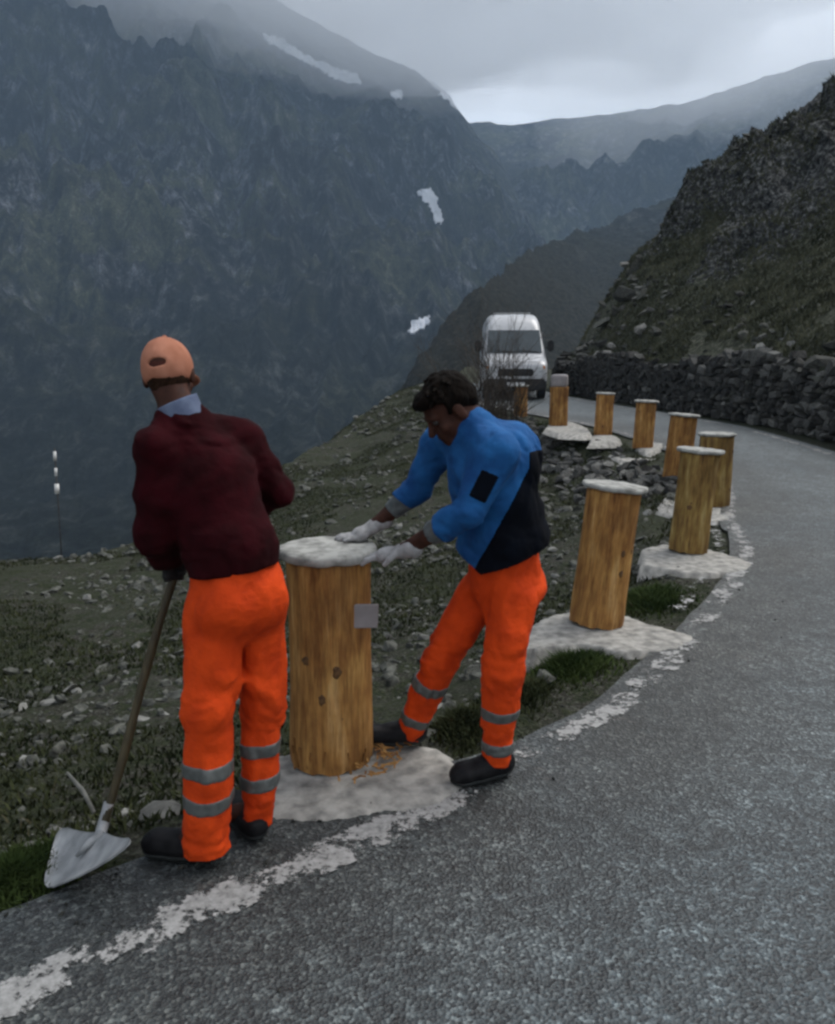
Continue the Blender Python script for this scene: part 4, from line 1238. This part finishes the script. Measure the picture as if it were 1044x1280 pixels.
# bleached stick behind the shovel
a = W(84, 966, 2.95); b = W(118, 1016, 2.78)
a[2] = max(a[2], gz(a[0], a[1])+.02)
V, F = tube_data([a, (a+b)/2+np.array([.01, 0, .006]), b], [.006, .009, .007], 8)
o = link('stick', mesh_np('stick', V, F), M['stick']); tag(o, 'thin bleached stick poking up behind the shovel blade', 'stick')

# ------------------------------------------------------------------ loose gravel on the road margin
xs = nrs.uniform(-2.2, 4.5, 16000); ys = 1.5+10*nrs.rand(16000)**1.6
dl = sdist(LN_C, xs, ys)
m = (dl > .05) & (dl < asphalt_margin(ys)+.55) & (nrs.rand(16000) < .2+.8*sstep(.0, .5, dl))
m |= (dl > -.5) & (dl <= .05) & (nrs.rand(16000) < .04)
xs, ys, dl = xs[m], ys[m], dl[m]; zz = np.maximum(ground_z(xs, ys), np.where(dl < asphalt_margin(ys), .006, -9))
items = []
for i in range(len(xs)):
    s = .004+.010*nrs.rand()**3; items.append((np.array([xs[i], ys[i], zz[i]+s*.2]), smat(s*1.4), i))
tag(joined('gravel', rnd_ar, items, M['stone']), 'loose gravel along the road margin', 'gravel')

# dark rubble on the bank below the far posts
items = []; big = []
for k in range(420):
    t = rng.random(); c = np.array([2.0, 16.3])*(1-t)+np.array([3.5, 10.4])*t if rng.random() < .7 else np.array([1.0, 19.5])*(1-t)+np.array([2.3, 16.2])*t
    x = c[0]+rng.gauss(0, .35); y = c[1]+rng.gauss(0, .45)
    if sdist(LN_C, np.array([x]), np.array([y]))[0] < .55: continue
    s = rng.uniform(.08, .26); p3 = np.array([x, y, gz(x, y)+s*.12])
    big.append((s, p3))
big.sort(key=lambda q: -q[0])
rub = empty('rubble_bank', (2.6, 13.5, gz(2.6, 13.5)), 'bank of dark rubble below the road beside the far posts', 'rubble')
std_mesh = [with_mat(m_, M['stone_dark']) for m_ in rnd_st]
for k, (s, p3) in enumerate(big):
    o = link('stone', std_mesh[k % 10], None, rub)
    mt = Matrix([list(r_) for r_ in smat(s)]).to_4x4(); mt.translation = Vector(p3)-rub.location; o.matrix_local = mt
# dark stones behind the cap of the second post
hp = W(783, 588, 6.6)

# ------------------------------------------------------------------ dry stone wall on the inner side of the road
WL = RIGHT[(RIGHT[:, 1] > 3) & (RIGHT[:, 1] < 31)]; WL = resample(WL, 260)
WN = -perp(WL); WLo = WL + WN*0.45
cum = np.r_[0, np.cumsum(np.linalg.norm(np.diff(WLo, axis=0), axis=1))]
Ltot = cum[-1]
def wall_at(s):
    p = np.array([np.interp(s, cum, WLo[:, 0]), np.interp(s, cum, WLo[:, 1])])
    nn = np.array([np.interp(s, cum, WN[:, 0]), np.interp(s, cum, WN[:, 1])]); return p, nn/np.linalg.norm(nn)
def wall_h(s):
    p, _ = wall_at(s)
    return float(np.interp(p[1], [3, 10, 13, 17, 22, 30, 40], [1.35, 1.35, 1.3, 1.35, 1.25, 1.0, .8]))
wall = empty('stone_wall', (7.4, 14, .1), 'dark dry stone retaining wall along the inner side of the bend', 'wall')
stones = []; s = 0
rowz = 0
while s < Ltot:
    w = .27
    H = wall_h(s); z = 0
    s += w
course = 0; z = 0.0
while z < 1.5:
    hgt = rng.uniform(.09, .18); s = rng.uniform(0, .2)
    while s < Ltot:
        w = rng.uniform(.10, .32)
        top = wall_h(s)+.12*math.sin(s*.9)+rng.uniform(-.12, .10)
        if z < top:
            p, nn = wall_at(s+w/2)
            stones.append((p, nn, z+hgt/2+float(road_z(p[1])), w*1.02, hgt*1.02, z))
        s += w*.97
    z += hgt*.93
vis = []
for st in stones:
    p = st[0]; u = p[0]/p[1]
    vis.append((st[3]*st[4]/(p[1]**2)) if (u < .56 and p[1] > 9) else -1)
order = np.argsort(-np.array(vis)); bx_mesh = [with_mat(m_, M['stone_dark']) for m_ in box_st]; bxl_mesh = [with_mat(m_, M['stone']) for m_ in box_st]
rest = []; rnd_dark = [with_mat(m_, M['stone_dark']) for m_ in rnd_st]; rnd_mid = [with_mat(m_, M['stone']) for m_ in rnd_st]; with_rnd = [with_mat(m_, M['stone_pale']) for m_ in rnd_st]
wl_loc = np.array(wall.location)
for c, i in enumerate(order):
    p, nn, z, w, h, z0 = stones[i]
    base = p+nn*(.16+.10*z0+rng.uniform(-.07, .05))
    ang = math.atan2(nn[1], nn[0])-math.pi/2
    R3 = np.array(Matrix.Rotation(ang, 3, 'Z') @ Matrix.Rotation(rng.gauss(0, .16), 3, 'Y') @ Matrix.Rotation(rng.choice([0, math.pi])+rng.gauss(0, .06), 3, 'X'))
    m3 = R3 @ np.array(Matrix.Rotation(rng.gauss(0, .35), 3, 'Y')) @ np.diag([w*1.22, .36, h*rng.uniform(1.15, 1.5)]); pos = np.array([base[0], base[1], z])
    if c < 296:
        o = link('stone', (bx_mesh if rng.random() < .25 else rnd_dark if rng.random() < .75 else rnd_mid if rng.random() < .75 else with_rnd)[c % 10], None, wall)
        mt = Matrix([list(r_) for r_ in m3]).to_4x4(); mt.translation = Vector(pos-wl_loc); o.matrix_local = mt
    else: rest.append((pos-wl_loc, m3, c))
joined('stonework', box_ar, rest, M['stone_dark'], wall)
# packed earth core behind the stones
V = []
for s in np.linspace(0, Ltot, 200):
    p, nn = wall_at(s); H = wall_h(s)+float(road_z(p[1]))
    for off_, zz in ((.17, -.2), (.27, H), (.8, H-.05), (.8, -.2)): V.append([*(p+nn*off_), zz])
V = np.array(V)-wl_loc
link('core', mesh_np('core', V, grid_faces(200, 4)), M['ground'], wall, kind='stuff')
print('wall stones', len(stones))

# ------------------------------------------------------------------ hillside above the wall
ns, ntt = 420, 230
sv = np.r_[np.linspace(0, Ltot, 360), Ltot+np.linspace(.3, 22, 60)]
tv = np.r_[np.linspace(0, 16, 130), 16+np.linspace(.3, 40, 100)]
V = np.zeros((len(sv), len(tv), 3)); crag = np.zeros((len(sv), len(tv)))
pe, ne = wall_at(Ltot)
tang = np.array([-ne[1], ne[0]]); 
hill_tan = np.array([.22, .976])
for i, s in enumerate(sv):
    if s <= Ltot: p, nn = wall_at(s); H = wall_h(s)+float(road_z(p[1]))
    else: p, nn = wall_at(Ltot); p = p+hill_tan*(s-Ltot); H = wall_h(Ltot)+float(road_z(p[1]))
    nn = nn*(1-min(1, max(0, s-20)/25)*.0)
    x = p[0]+nn[0]*(.5+tv); y = p[1]+nn[1]*(.5+tv)*np.interp(s, [0, 25, 45], [1, .8, .55])
    cr = sstep(20, 25, s + 1.5*vnoise(tv*.25, s*.2, 0, 3)+tv*.12)*sstep(2.5, 5.5, tv + 1.5*vnoise(s*.4, tv*.3, 0, 5))
    slope = .70
    z = H-.03 + slope*tv*sstep(-.5, 1.0, tv) - .001*tv*tv
    z = z + 1.9*sstep(19, 27, s)*sstep(-.3, 2.4, tv) - sstep(36, 60, s)*tv*.9
    z += (.35*fbm(x*.22, y*.22, 0, 4, 12) + .14*fbm(x*1.1, y*1.1, 0, 4, 15))*sstep(0, 2, tv)
    rg = fbm(x*.28, y*.28, z*.28, 5, 33, ridged=True); st_ = fbm(x*1.1, y*1.1, z*1.6, 4, 35, ridged=True)
    z += cr*(1.5*rg+.8*st_); x2 = x - cr*(.7*fbm(x*.5, z*.8, y*.5, 4, 37, ridged=True))
    V[i, :, 0] = x2; V[i, :, 1] = y; V[i, :, 2] = z; crag[i] = cr
me = mesh_np('hillside', V.reshape(-1, 3), grid_faces(len(sv), len(tv)))
at = me.attributes.new('crag', 'FLOAT', 'POINT'); at.data.foreach_set('value', crag.ravel().astype(np.float32))
if me.polygons[2000].normal.z < 0: me.flip_normals()
hill = link('hillside', me, M['hill'], kind='structure')
HV = V
# boulders and stones on the hillside
def hill_pt(fs, ft):
    i = min(int(fs), len(sv)-2); j = min(int(ft), len(tv)-2); return HV[i, j]
items = []; bigs = []
for k in range(2000):
    fs = rng.uniform(40, 360); ft = rng.random()**1.3*128
    p = hill_pt(fs, ft)
    if float(vnoise(np.array([p[0]*.35]), np.array([p[1]*.35]), 0, 44)[0]) < .0 and ft > 6: continue
    s = rng.uniform(.06, .16)*(1+2.2*rng.random()**7)
    if fs > 290: s *= 1.4
    bigs.append((s/p[1] if p[0]/p[1] < .56 else 0, s, p.copy()))
bigs.sort(key=lambda q: -q[0])
for k, (_, s, p) in enumerate(bigs):
    m3 = smat(s*1.3); pos = p+np.array([0, 0, s*.1])
    if k < 200:
        o = link('stone', (st_mesh if rng.random() < .75 else stp_mesh)[k % 10], None, hill)
        mt = Matrix([list(r_) for r_ in m3]).to_4x4(); mt.translation = Vector(pos); o.matrix_local = mt
    else: items.append((pos, m3, k))
joined('scattered_stones', rnd_ar, items, M['stone'], hill)
# turf tufts on the hill
N = 130000
fi = nrs.uniform(30, 358, N); fj = nrs.rand(N)**1.2*128
ii, jj = fi.astype(int), fj.astype(int); a_, b_ = (fi-ii)[:, None], (fj-jj)[:, None]
P = HV[ii, jj]*(1-a_)*(1-b_)+HV[ii+1, jj]*a_*(1-b_)+HV[ii, jj+1]*(1-a_)*b_+HV[ii+1, jj+1]*a_*b_
m = (fbm(P[:, 0]*.8, P[:, 1]*.8, 0, 3, 51) > -.35)
o = blades('hill_grass', P[m, 0], P[m, 1], P[m, 2], .10, M['grass'], None, w=.02); tag(o, 'dark tufted turf on the hillside above the wall', 'grass'); o.data.materials.clear(); o.data.materials.append(M['grass_hill'])

# ------------------------------------------------------------------ mountains (polar sheet round the camera)
def u2az(u): return math.atan((u-522)/1000.0/(math.cos(PITCH)))     # approx, near horizon
def v2t(v):
    b = (640-v)/1000.0; c, s = math.cos(PITCH), math.sin(PITCH); return (-s+b*c)/(c+b*s)
az = np.concatenate([np.linspace(-1.5, -.62, 60), np.linspace(-.61, .62, 620), np.linspace(.63, 1.5, 50)])
rr_ = np.concatenate([np.geomspace(48, 330, 110), np.geomspace(336, 2400, 330), np.geomspace(2420, 5200, 80)])
A, RR = np.meshgrid(az, rr_, indexing='ij')
U = 522+1000/math.cos(PITCH)*np.tan(np.clip(A, -1.2, 1.2))
def sil(pts):
    us = [p_[0] for p_ in pts]; ts = [v2t(p_[1]) for p_ in pts]; return np.interp(U, us, ts)
X = np.sin(A)*RR; Y = np.cos(A)*RR
wv = fbm(X*.004, Y*.004, 0, 4, 61)
# massif 1: facing wall on the left
t1 = sil([(-1500, -100), (-300, -160), (0, -110), (200, -60), (330, -10), (450, 55), (520, 88), (556, 118), (582, 158), (610, 190), (650, 245), (700, 330), (750, 430), (800, 560), (1100, 800)])
r1 = 1350+180*wv
prof1 = np.interp(RR, [48, 90, 170, 300, 520, 900, 1350, 1800, 5200], [-.42, -.40, -.335, -.20, -.02, .42, 1.0, .55, .1])
base_t = np.interp(RR, [48, 120, 170, 300, 520, 900, 1350, 5200], [-40, -62, -66, -52, -12, 0, 0, 0])
k1 = np.clip((RR-300)/1050, 0, 1)**1.45
z1 = base_t*(1-k1) + k1*(t1*1350+0)
z1 = np.where(RR > 1350, t1*1350 - (RR-1350)*.55, z1)
z1 = np.where(RR < 1350, np.interp(RR, [48, 120, 170, 300], [-40, -62, -66, -50])*(RR <= 300) + (RR > 300)*(-50*(1-k1)+k1*t1*1350), z1)
gul = fbm(A*26+wv*2.4, RR*.0022+wv, 0, 5, 71, ridged=True)
rgn = fbm(X*.006, Y*.006, z1*.006, 6, 73, ridged=True)
am = sstep(180, 900, RR)
dz1 = am*(26*gul + 60*rgn + 34*fbm(X*.02, Y*.02, z1*.02, 5, 74, .6)) + sstep(60, 300, RR)*(7*fbm(X*.03, Y*.03, 0, 5, 75)+3*fbm(X*.12, Y*.12, 0, 3, 76)) 
dz1 = dz1*(1-.86*np.exp(-((RR-1350)/260.)**2))
z1 = z1+dz1
# massif 2: far ridge and the right valley side
t2 = sil([(-1000, 60), (300, 150), (560, 158), (640, 160), (700, 156), (790, 148), (880, 132), (960, 122), (1044, 108), (1300, 60), (2000, 0)])
k2 = np.clip((RR-500)/1250, 0, 1)**1.4
lowr = np.interp(U, [400, 600, 700, 900, 1200], [0, .0, .15, .55, .9])
z2 = -60 + (t2*1750+60)*(k2*(1-lowr*.4) + lowr*.4*sstep(250, 2000, RR))
z2 = np.where(RR > 1750, t2*1750-(RR-1750)*.3, z2)
z2 = z2 + sstep(400, 1500, RR)*(80*fbm(X*.0035, Y*.0035, 0, 6, 81, ridged=True)+30*fbm(A*30, RR*.003, 0, 4, 82, ridged=True))*(1-.8*np.exp(-((RR-1750)/350.)**2))
# spur just beyond the bend
t3 = sil([(200, 700), (400, 600), (470, 520), (505, 458), (530, 425), (560, 392), (600, 350), (640, 318), (690, 296), (740, 282), (800, 262), (900, 232), (1044, 205), (2000, 150)])
R3 = np.interp(U, [480, 600, 760, 1000], [190, 230, 560, 900])*(1+.05*fbm(U*.01, 0*U, 0, 3, 95))
z3 = t3*R3 - np.abs(RR-R3)*np.where(RR > R3, .9, .30) + 5*fbm(X*.04, Y*.04, 0, 5, 91, .6)+2.5*fbm(X*.2, Y*.2, 0, 4, 92, .65)
Z = np.maximum(np.maximum(z1, z2), z3)
Z = np.where(RR < 60, np.minimum(Z, np.interp(RR, [48, 60], [-14, -6])+0*Z) if False else Z, Z)
Z = np.where((RR < 75) & (U > 640), np.minimum(Z, -6.0), Z)
Z = np.where((RR < 90), np.minimum(Z, -18+0*Z), Z)
Vm = np.stack([X, Y, Z+CAM_Z*0], -1).reshape(-1, 3)
me = mesh_np('mountain', Vm, grid_faces(len(az), len(rr_)))
if sum(me.polygons[i].normal.z for i in range(0, 20000, 500)) < 0: me.flip_normals()
at = me.attributes.new('near_spur', 'FLOAT', 'POINT'); at.data.foreach_set('value', (.85*sstep(620, 250, RR)*(z3 >= np.maximum(z1, z2)-3)).ravel().astype(np.float32))
at = me.attributes.new('low_slope', 'FLOAT', 'POINT'); at.data.foreach_set('value', (.9*sstep(760, 330, RR+140*wv)).ravel().astype(np.float32))
mtn = link('mountain', me, M['mountain'], kind='structure')
print('mountain', len(Vm))

# snow patches lying on the mountain, found by ray onto the surface
Ft = grid_faces(len(az), len(rr_))
bvh = BVHTree.FromPolygons([tuple(v) for v in Vm.tolist()], [tuple(f) for f in Ft.tolist()])
def hit(u, v):
    d = W(u, v, 1.0)-np.array([0, 0, CAM_Z]); d = Vector(d).normalized()
    return bvh.ray_cast(Vector((0, 0, CAM_Z)), d, 9000)
def snow(poly, label, jag=3):
    us = [p_[0] for p_ in poly]; vs = [p_[1] for p_ in poly]
    nx = max(6, int((max(us)-min(us))/1.5)); ny = max(6, int((max(vs)-min(vs))/1.5))
    gu = np.linspace(min(us)-2, max(us)+2, nx+1); gv = np.linspace(min(vs)-2, max(vs)+2, ny+1)
    def inside(u, v):
        u += 2.5*float(vnoise(u*.25, v*.25, 0, 3)); v += 2.5*float(vnoise(u*.25, v*.25, 7, 3)); c = False; j = len(poly)-1
        for i in range(len(poly)):
            if (poly[i][1] > v) != (poly[j][1] > v) and u < (poly[j][0]-poly[i][0])*(v-poly[i][1])/(poly[j][1]-poly[i][1])+poly[i][0]: c = not c
            j = i
        return c
    V, F, idx = [], [], {}
    def vert(i, j):
        if (i, j) not in idx:
            loc, nor, fi_, dist = hit(gu[i], gv[j])
            if loc is None: idx[(i, j)] = None
            else:
                if nor.z < 0: nor = -nor
                V.append(loc+nor*dist*.0018); idx[(i, j)] = (len(V)-1, dist)
        return idx[(i, j)]
    for i in range(nx):
        for j in range(ny):
            if inside((gu[i]+gu[i+1])/2, (gv[j]+gv[j+1])/2):
                q = [vert(i, j), vert(i+1, j), vert(i+1, j+1), vert(i, j+1)]
                if all(x_ is not None for x_ in q) and max(x_[1] for x_ in q) - min(x_[1] for x_ in q) < 120: F.append([x_[0] for x_ in q])
    if not F: print('no snow', label); return
    par = list(range(len(V)))
    def fd(a):
        while par[a] != a: par[a] = par[par[a]]; a = par[a]
        return a
    for f in F:
        for q in f[1:]: par[fd(q)] = fd(f[0])
    cnt = {}
    for f in F: cnt[fd(f[0])] = cnt.get(fd(f[0]), 0)+1
    best = max(cnt, key=cnt.get); F = [f for f in F if fd(f[0]) == best]
    used = sorted({q for f in F for q in f}); mp = {q: i for i, q in enumerate(used)}
    V = [V[q] for q in used]; F = [[mp[q] for q in f] for f in F]
    me = bpy.data.meshes.new('snow_patch'); me.from_pydata(V, [], F); me.update()
    o = link('snow_patch', me, M['snow']); tag(o, label, 'snow'); 
    md = o.modifiers.new('thick', 'SOLIDIFY'); md.thickness = 1.0; md.offset = 0
snow([(325, 42), (350, 50), (378, 68), (400, 80), (425, 88), (447, 95), (450, 107), (430, 104), (410, 95), (385, 82), (355, 64), (330, 52)], 'long thin snow gully high on the left mountain below the cloud')
snow([(524, 240), (540, 238), (546, 248), (545, 258), (553, 270), (552, 280), (543, 278), (538, 262), (528, 252)], 'hooked snow patch low in the middle of the mountain face')
snow([(512, 84), (530, 86), (545, 97), (556, 112), (566, 128), (572, 140), (560, 130), (548, 118), (535, 104), (520, 93)], 'faint snow strip along the shoulder of the left mountain')
snow([(486, 118), (500, 114), (505, 122), (492, 126)], 'tiny snow patch just left of the mountain shoulder')
snow([(516, 402), (536, 398), (538, 402), (528, 412), (514, 420), (511, 415)], 'pale snow or rock patch on the spur left of the van')

# ------------------------------------------------------------------ marker pole far left
q = W(68, 560, 13.0); q2 = W(76, 690, 13.0); zb = gz(q2[0], q2[1])
mp_ = empty('marker_pole', (q2[0], q2[1], zb), 'thin dark marker pole with pale bands on the slope at far left', 'marker pole')
V, F = tube_data([(0, 0, -.1), (q[0]-q2[0], 0, q[2]-zb)], .012, 8); link('pole', mesh_np('pole', V, F), M['pole_dark'], mp_)
for vv, ln, rd in ((570, .15, .024), (590, .13, .022), (611, .16, .036)):
    c = W(68+(vv-560)*.062, vv, 13.0)-np.array(mp_.location); dd = np.array([(q2[0]-q[0]), 0, (zb-q[2])]); dd /= np.linalg.norm(dd)
    V, F = tube_data([c-dd*ln/2, c+dd*ln/2], rd, 8); link('band', mesh_np('band', V, F), M['white'], mp_)

# ------------------------------------------------------------------ white van
def van():
    vx, vy = 2.98, 24.6; z0 = float(road_z(vy))+.02
    root = empty('van', (vx, vy, z0), 'white high roofed van coming down the road behind the posts', 'van')
    root.rotation_euler = (0, 0, R(-3))
    # local: front faces -y; x right as seen by camera. body loft along y
    W2 = 1.0
    secs = [ # y, half width, z bottom, z top
        (0.00, .78, .42, 1.00), (.05, .90, .36, 1.08), (.18, .97, .32, 1.16), (.55, 1.0, .30, 1.28), (.85, 1.0, .30, 1.38), (1.05, .99, .30, 1.62),
        (1.35, .96, .30, 2.08), (1.55, .94, .30, 2.34), (1.85, .95, .30, 2.56), (2.3, .97, .30, 2.66), (3.2, .98, .30, 2.70), (5.2, .98, .30, 2.68), (5.6, .95, .34, 2.60), (5.66, .90, .4, 2.5)]
    V = []; seg = 28
    for y, w, zb, zt in secs:
        zc, hh = (zb+zt)/2, (zt-zb)/2
        for k in range(seg):
            a = 2*math.pi*k/seg; ca, sa = math.cos(a), math.sin(a); e = .30
            px = w*math.copysign(abs(ca)**e, ca); pz = zc+hh*math.copysign(abs(sa)**e, sa)
            if pz > 1.25: px *= 1-.11*(pz-1.25)/1.4
            V.append((px, y, pz))
    F = [(i*seg+k, i*seg+(k+1) % seg, (i+1)*seg+(k+1) % seg, (i+1)*seg+k) for i in range(len(secs)-1) for k in range(seg)]
    bm = bmesh.new(); vs = [bm.verts.new(v) for v in V]
    for f in F: bm.faces.new([vs[j] for j in f])
    bm.faces.new([vs[k] for k in range(seg)]); bm.faces.new([vs[(len(secs)-1)*seg+k] for k in range(seg)][::-1])
    bmesh.ops.recalc_face_normals(bm, faces=bm.faces)
    body = link('body', bm_mesh('body', bm, True), M['van_paint'], root)
    def box(name, c, s, mat, par=None, bev=.02, rot=None):
        bm = bmesh.new(); bmesh.ops.create_cube(bm, size=1)
        for v in bm.verts: v.co = Vector((v.co.x*s[0], v.co.y*s[1], v.co.z*s[2]))
        if bev: bmesh.ops.bevel(bm, geom=bm.edges[:], offset=min(bev, min(s)*.4), segments=2, affect='EDGES')
        o = link(name, bm_mesh(name, bm), M[mat], par or root, c)
        if rot: o.rotation_euler = rot
        return o
    def quad(name, pts, mat, th=.015, par=None):
        bm = bmesh.new(); f = bm.faces.new([bm.verts.new(p_) for p_ in pts]); bm.normal_update()
        r = bmesh.ops.extrude_face_region(bm, geom=[f]); nrm = f.normal.copy()
        for v in [g_ for g_ in r['geom'] if isinstance(g_, bmesh.types.BMVert)]: v.co += nrm*th
        bmesh.ops.recalc_face_normals(bm, faces=bm.faces)
        return link(name, bm_mesh(name, bm), M[mat], par or root)
    # windscreen follows the raked front
    quad('windscreen', [(-.86, .86, 1.42), (.86, .86, 1.42), (.80, 1.36, 2.12), (-.80, 1.36, 2.12)], 'van_glass', .03)
    o = box('wiper', (-.35, .86, 1.47), (.75, .02, .02), 'van_black', None, 0, (0, R(6), 0)); box('wiper', (.4, .86, 1.47), (.7, .02, .02), 'van_black', None, 0, (0, R(6), 0))
    box('bumper', (0, -.02, .46), (1.86, .20, .34), 'van_black', None, .06)
    box('grille', (0, .02, .82), (1.06, .12, .22), 'van_black', None, .03)
    for s in (-1, 1):
        hl = box('headlight', (s*.73, .07, .90), (.30, .16, .26), 'lamp', None, .05)
        box('indicator', (s*.11, -.02, .07), (.08, .14, .10), 'amber', hl, .02)
        mr = box('mirror', (s*1.13, .98, 1.62), (.20, .12, .34), 'van_black', None, .04)
        box('mirror_arm', (-s*.10, .03, -.05), (.14, .04, .05), 'van_black', mr, .01)
        quad('side_window', [(s*.985, 1.12, 1.42), (s*.985, 1.95, 1.42), (s*.925, 1.95, 2.06), (s*.935, 1.50, 2.06)][::s], 'van_glass', .012)
        box('door_line', (s*.985, 2.05, 1.2), (.012, .02, 1.6), 'van_black', None, 0)
        for y in (.95, 4.5):
            t = empty('tmp', (0, 0, 0)); bpy.data.objects.remove(t)
            bm = bmesh.new(); bmesh.ops.create_cone(bm, cap_ends=True, segments=28, radius1=.35, radius2=.35, depth=.24)
            bmesh.ops.bevel(bm, geom=[e for e in bm.edges if len(e.link_faces) == 2 and any(len(f.verts) > 4 for f in e.link_faces)], offset=.03, segments=2, affect='EDGES')
            wh = link('wheel', bm_mesh('wheel', bm), M['tyre'], root, (s*.86, y, .33)); wh.rotation_euler = (0, R(90), 0)
            bm = bmesh.new(); bmesh.ops.create_cone(bm, cap_ends=True, segments=20, radius1=.20, radius2=.18, depth=.26)
            link('rim', bm_mesh('rim', bm), M['steel'], wh, (0, 0, 0))
    box('number_plate', (0, -.13, .47), (.52, .015, .11), 'number_plate', None, 0)
    box('bonnet_line', (0, .10, 1.14), (1.5, .02, .012), 'van_black', None, 0)
    box('roof_ridge', (0, 3.6, 2.70), (1.2, 2.4, .03), 'van_paint', None, .01)
van()

# ------------------------------------------------------------------ bare shrubs by the road in front of the van
def shrub(x, y, h, n, seed, mat, label, spread=.5, upright=1.0):
    r = random.Random(seed); z = gz(x, y); Vs, Fs, o = [], [], 0
    def grow(p, d, L, rad, lev):
        nonlocal o
        k = 4; pts = [p]; q = p.copy(); dd = d.copy()
        for i in range(k):
            dd = dd+np.array([r.gauss(0, .13), r.gauss(0, .13), r.gauss(0, .08)+.05*upright]); dd /= np.linalg.norm(dd)
            q = q+dd*L/k; pts.append(q.copy())
        V, F = tube_data(pts, [rad*(1-.17*i) for i in range(k+1)], 4, False)
        Vs.extend(V); Fs.extend([tuple(j+o for j in f) for f in F]); o += len(V)
        if lev > 0:
            for c in range(r.randint(3, 5)):
                i = r.randint(1, k); nd = dd+np.array([r.gauss(0, spread), r.gauss(0, spread), r.gauss(.1, .3)]); nd /= np.linalg.norm(nd)
                grow(pts[i], nd, L*r.uniform(.45, .75), rad*.55, lev-1)
    for i in range(n):
        d = np.array([r.gauss(0, .22), r.gauss(0, .22), 1.0]); d /= np.linalg.norm(d)
        grow(np.array([r.gauss(0, .16), r.gauss(0, .16), -.05]), d, h*r.uniform(.5, .75), .016, 2)
    root = empty('shrub', (x, y, z), label, 'shrub')
    link('branches', mesh_np('branches', Vs, Fs), mat, root)
shrub(1.78, 18.6, 2.6, 11, 3, M['twig'], 'tall bare shrub with pale stems covering the left part of the van', .4, 1.2)
shrub(2.05, 18.0, 1.7, 10, 5, M['twig_dark'], 'bare dark shrub in front of the van bumper', .45, 1)
shrub(1.35, 17.6, 1.7, 16, 8, M['twig_dark'], 'low dark tangle of twigs behind the head of the person in blue', .6, .6)
shrub(0.95, 20.5, 2.4, 6, 12, M['twig'], 'bare brownish shrub standing left of the van', .5, .9)
shrub(1.6, 16.2, 1.3, 14, 14, M['twig_dark'], 'low dark shrub between the blue back and the block capped post', .6, .5)

# ------------------------------------------------------------------ haze
def vol_box(name, lo, hi, color, density, aniso=0.0):
    bm = bmesh.new(); bmesh.ops.create_cube(bm, size=1)
    lo, hi = Vector(lo), Vector(hi)
    for v in bm.verts: v.co = Vector(((v.co.x+.5)*(hi.x-lo.x)+lo.x, (v.co.y+.5)*(hi.y-lo.y)+lo.y, (v.co.z+.5)*(hi.z-lo.z)+lo.z))
    m = bpy.data.materials.new(name); m.use_nodes = True; nt = m.node_tree; nt.nodes.clear()
    out = nt.nodes.new('ShaderNodeOutputMaterial'); pv = nt.nodes.new('ShaderNodeVolumePrincipled')
    pv.inputs['Color'].default_value = (*color, 1); pv.inputs['Density'].default_value = density
    pv.inputs['Anisotropy'].default_value = aniso
    nt.links.new(pv.outputs[0], out.inputs['Volume'])
    return link(name, bm_mesh(name, bm), m, kind='stuff')
zmax = max(float(Z.max()), 60)+5
HZ = vol_box('haze', (-5300, -110, float(min(Z.min(), Zg.min()))-1), (5300, 5300, zmax), (.56, .77, 1.0), .00024)
print('ZMAX', zmax)

# ------------------------------------------------------------------ low cloud hanging on the mountain top
def cloud(c, r, seed, dens):
    bm = bmesh.new(); bmesh.ops.create_icosphere(bm, subdivisions=5, radius=1)
    co = np.array([v.co[:] for v in bm.verts]); n_ = fbm(co[:, 0]*2.2+seed, co[:, 1]*2.2, co[:, 2]*2.2, 5, seed)
    co = co*(1+.45*n_)[:, None]*np.array(r)
    for v, q in zip(bm.verts, co): v.co = q
    m = bpy.data.materials.new('cloud'); m.use_nodes = True; nt = m.node_tree; nt.nodes.clear()
    out = nt.nodes.new('ShaderNodeOutputMaterial'); pv = nt.nodes.new('ShaderNodeVolumePrincipled')
    pv.inputs['Color'].default_value = (.97, .985, 1, 1); pv.inputs['Density'].default_value = dens; pv.inputs['Anisotropy'].default_value = .45
    nt.links.new(pv.outputs[0], out.inputs['Volume'])
    o = link('low_cloud', bm_mesh('low_cloud', bm, True), m, None, c, 'stuff')
    return o
tag(cloud((-80, 1080, 685), (900, 300, 400), 3, .0038), 'grey low cloud hiding the top of the left mountain', 'cloud')
tag(cloud((800, 1400, 690), (800, 300, 440), 9, .0020), 'thin pale veil of cloud above the saddle', 'cloud')
tag(cloud((100, 2700, 950), (2600, 500, 800), 15, .0011), 'added wide thin cloud dimming the bright sky gap beyond the saddle', 'cloud')  # extra veil added to dim the bright sky over the saddle
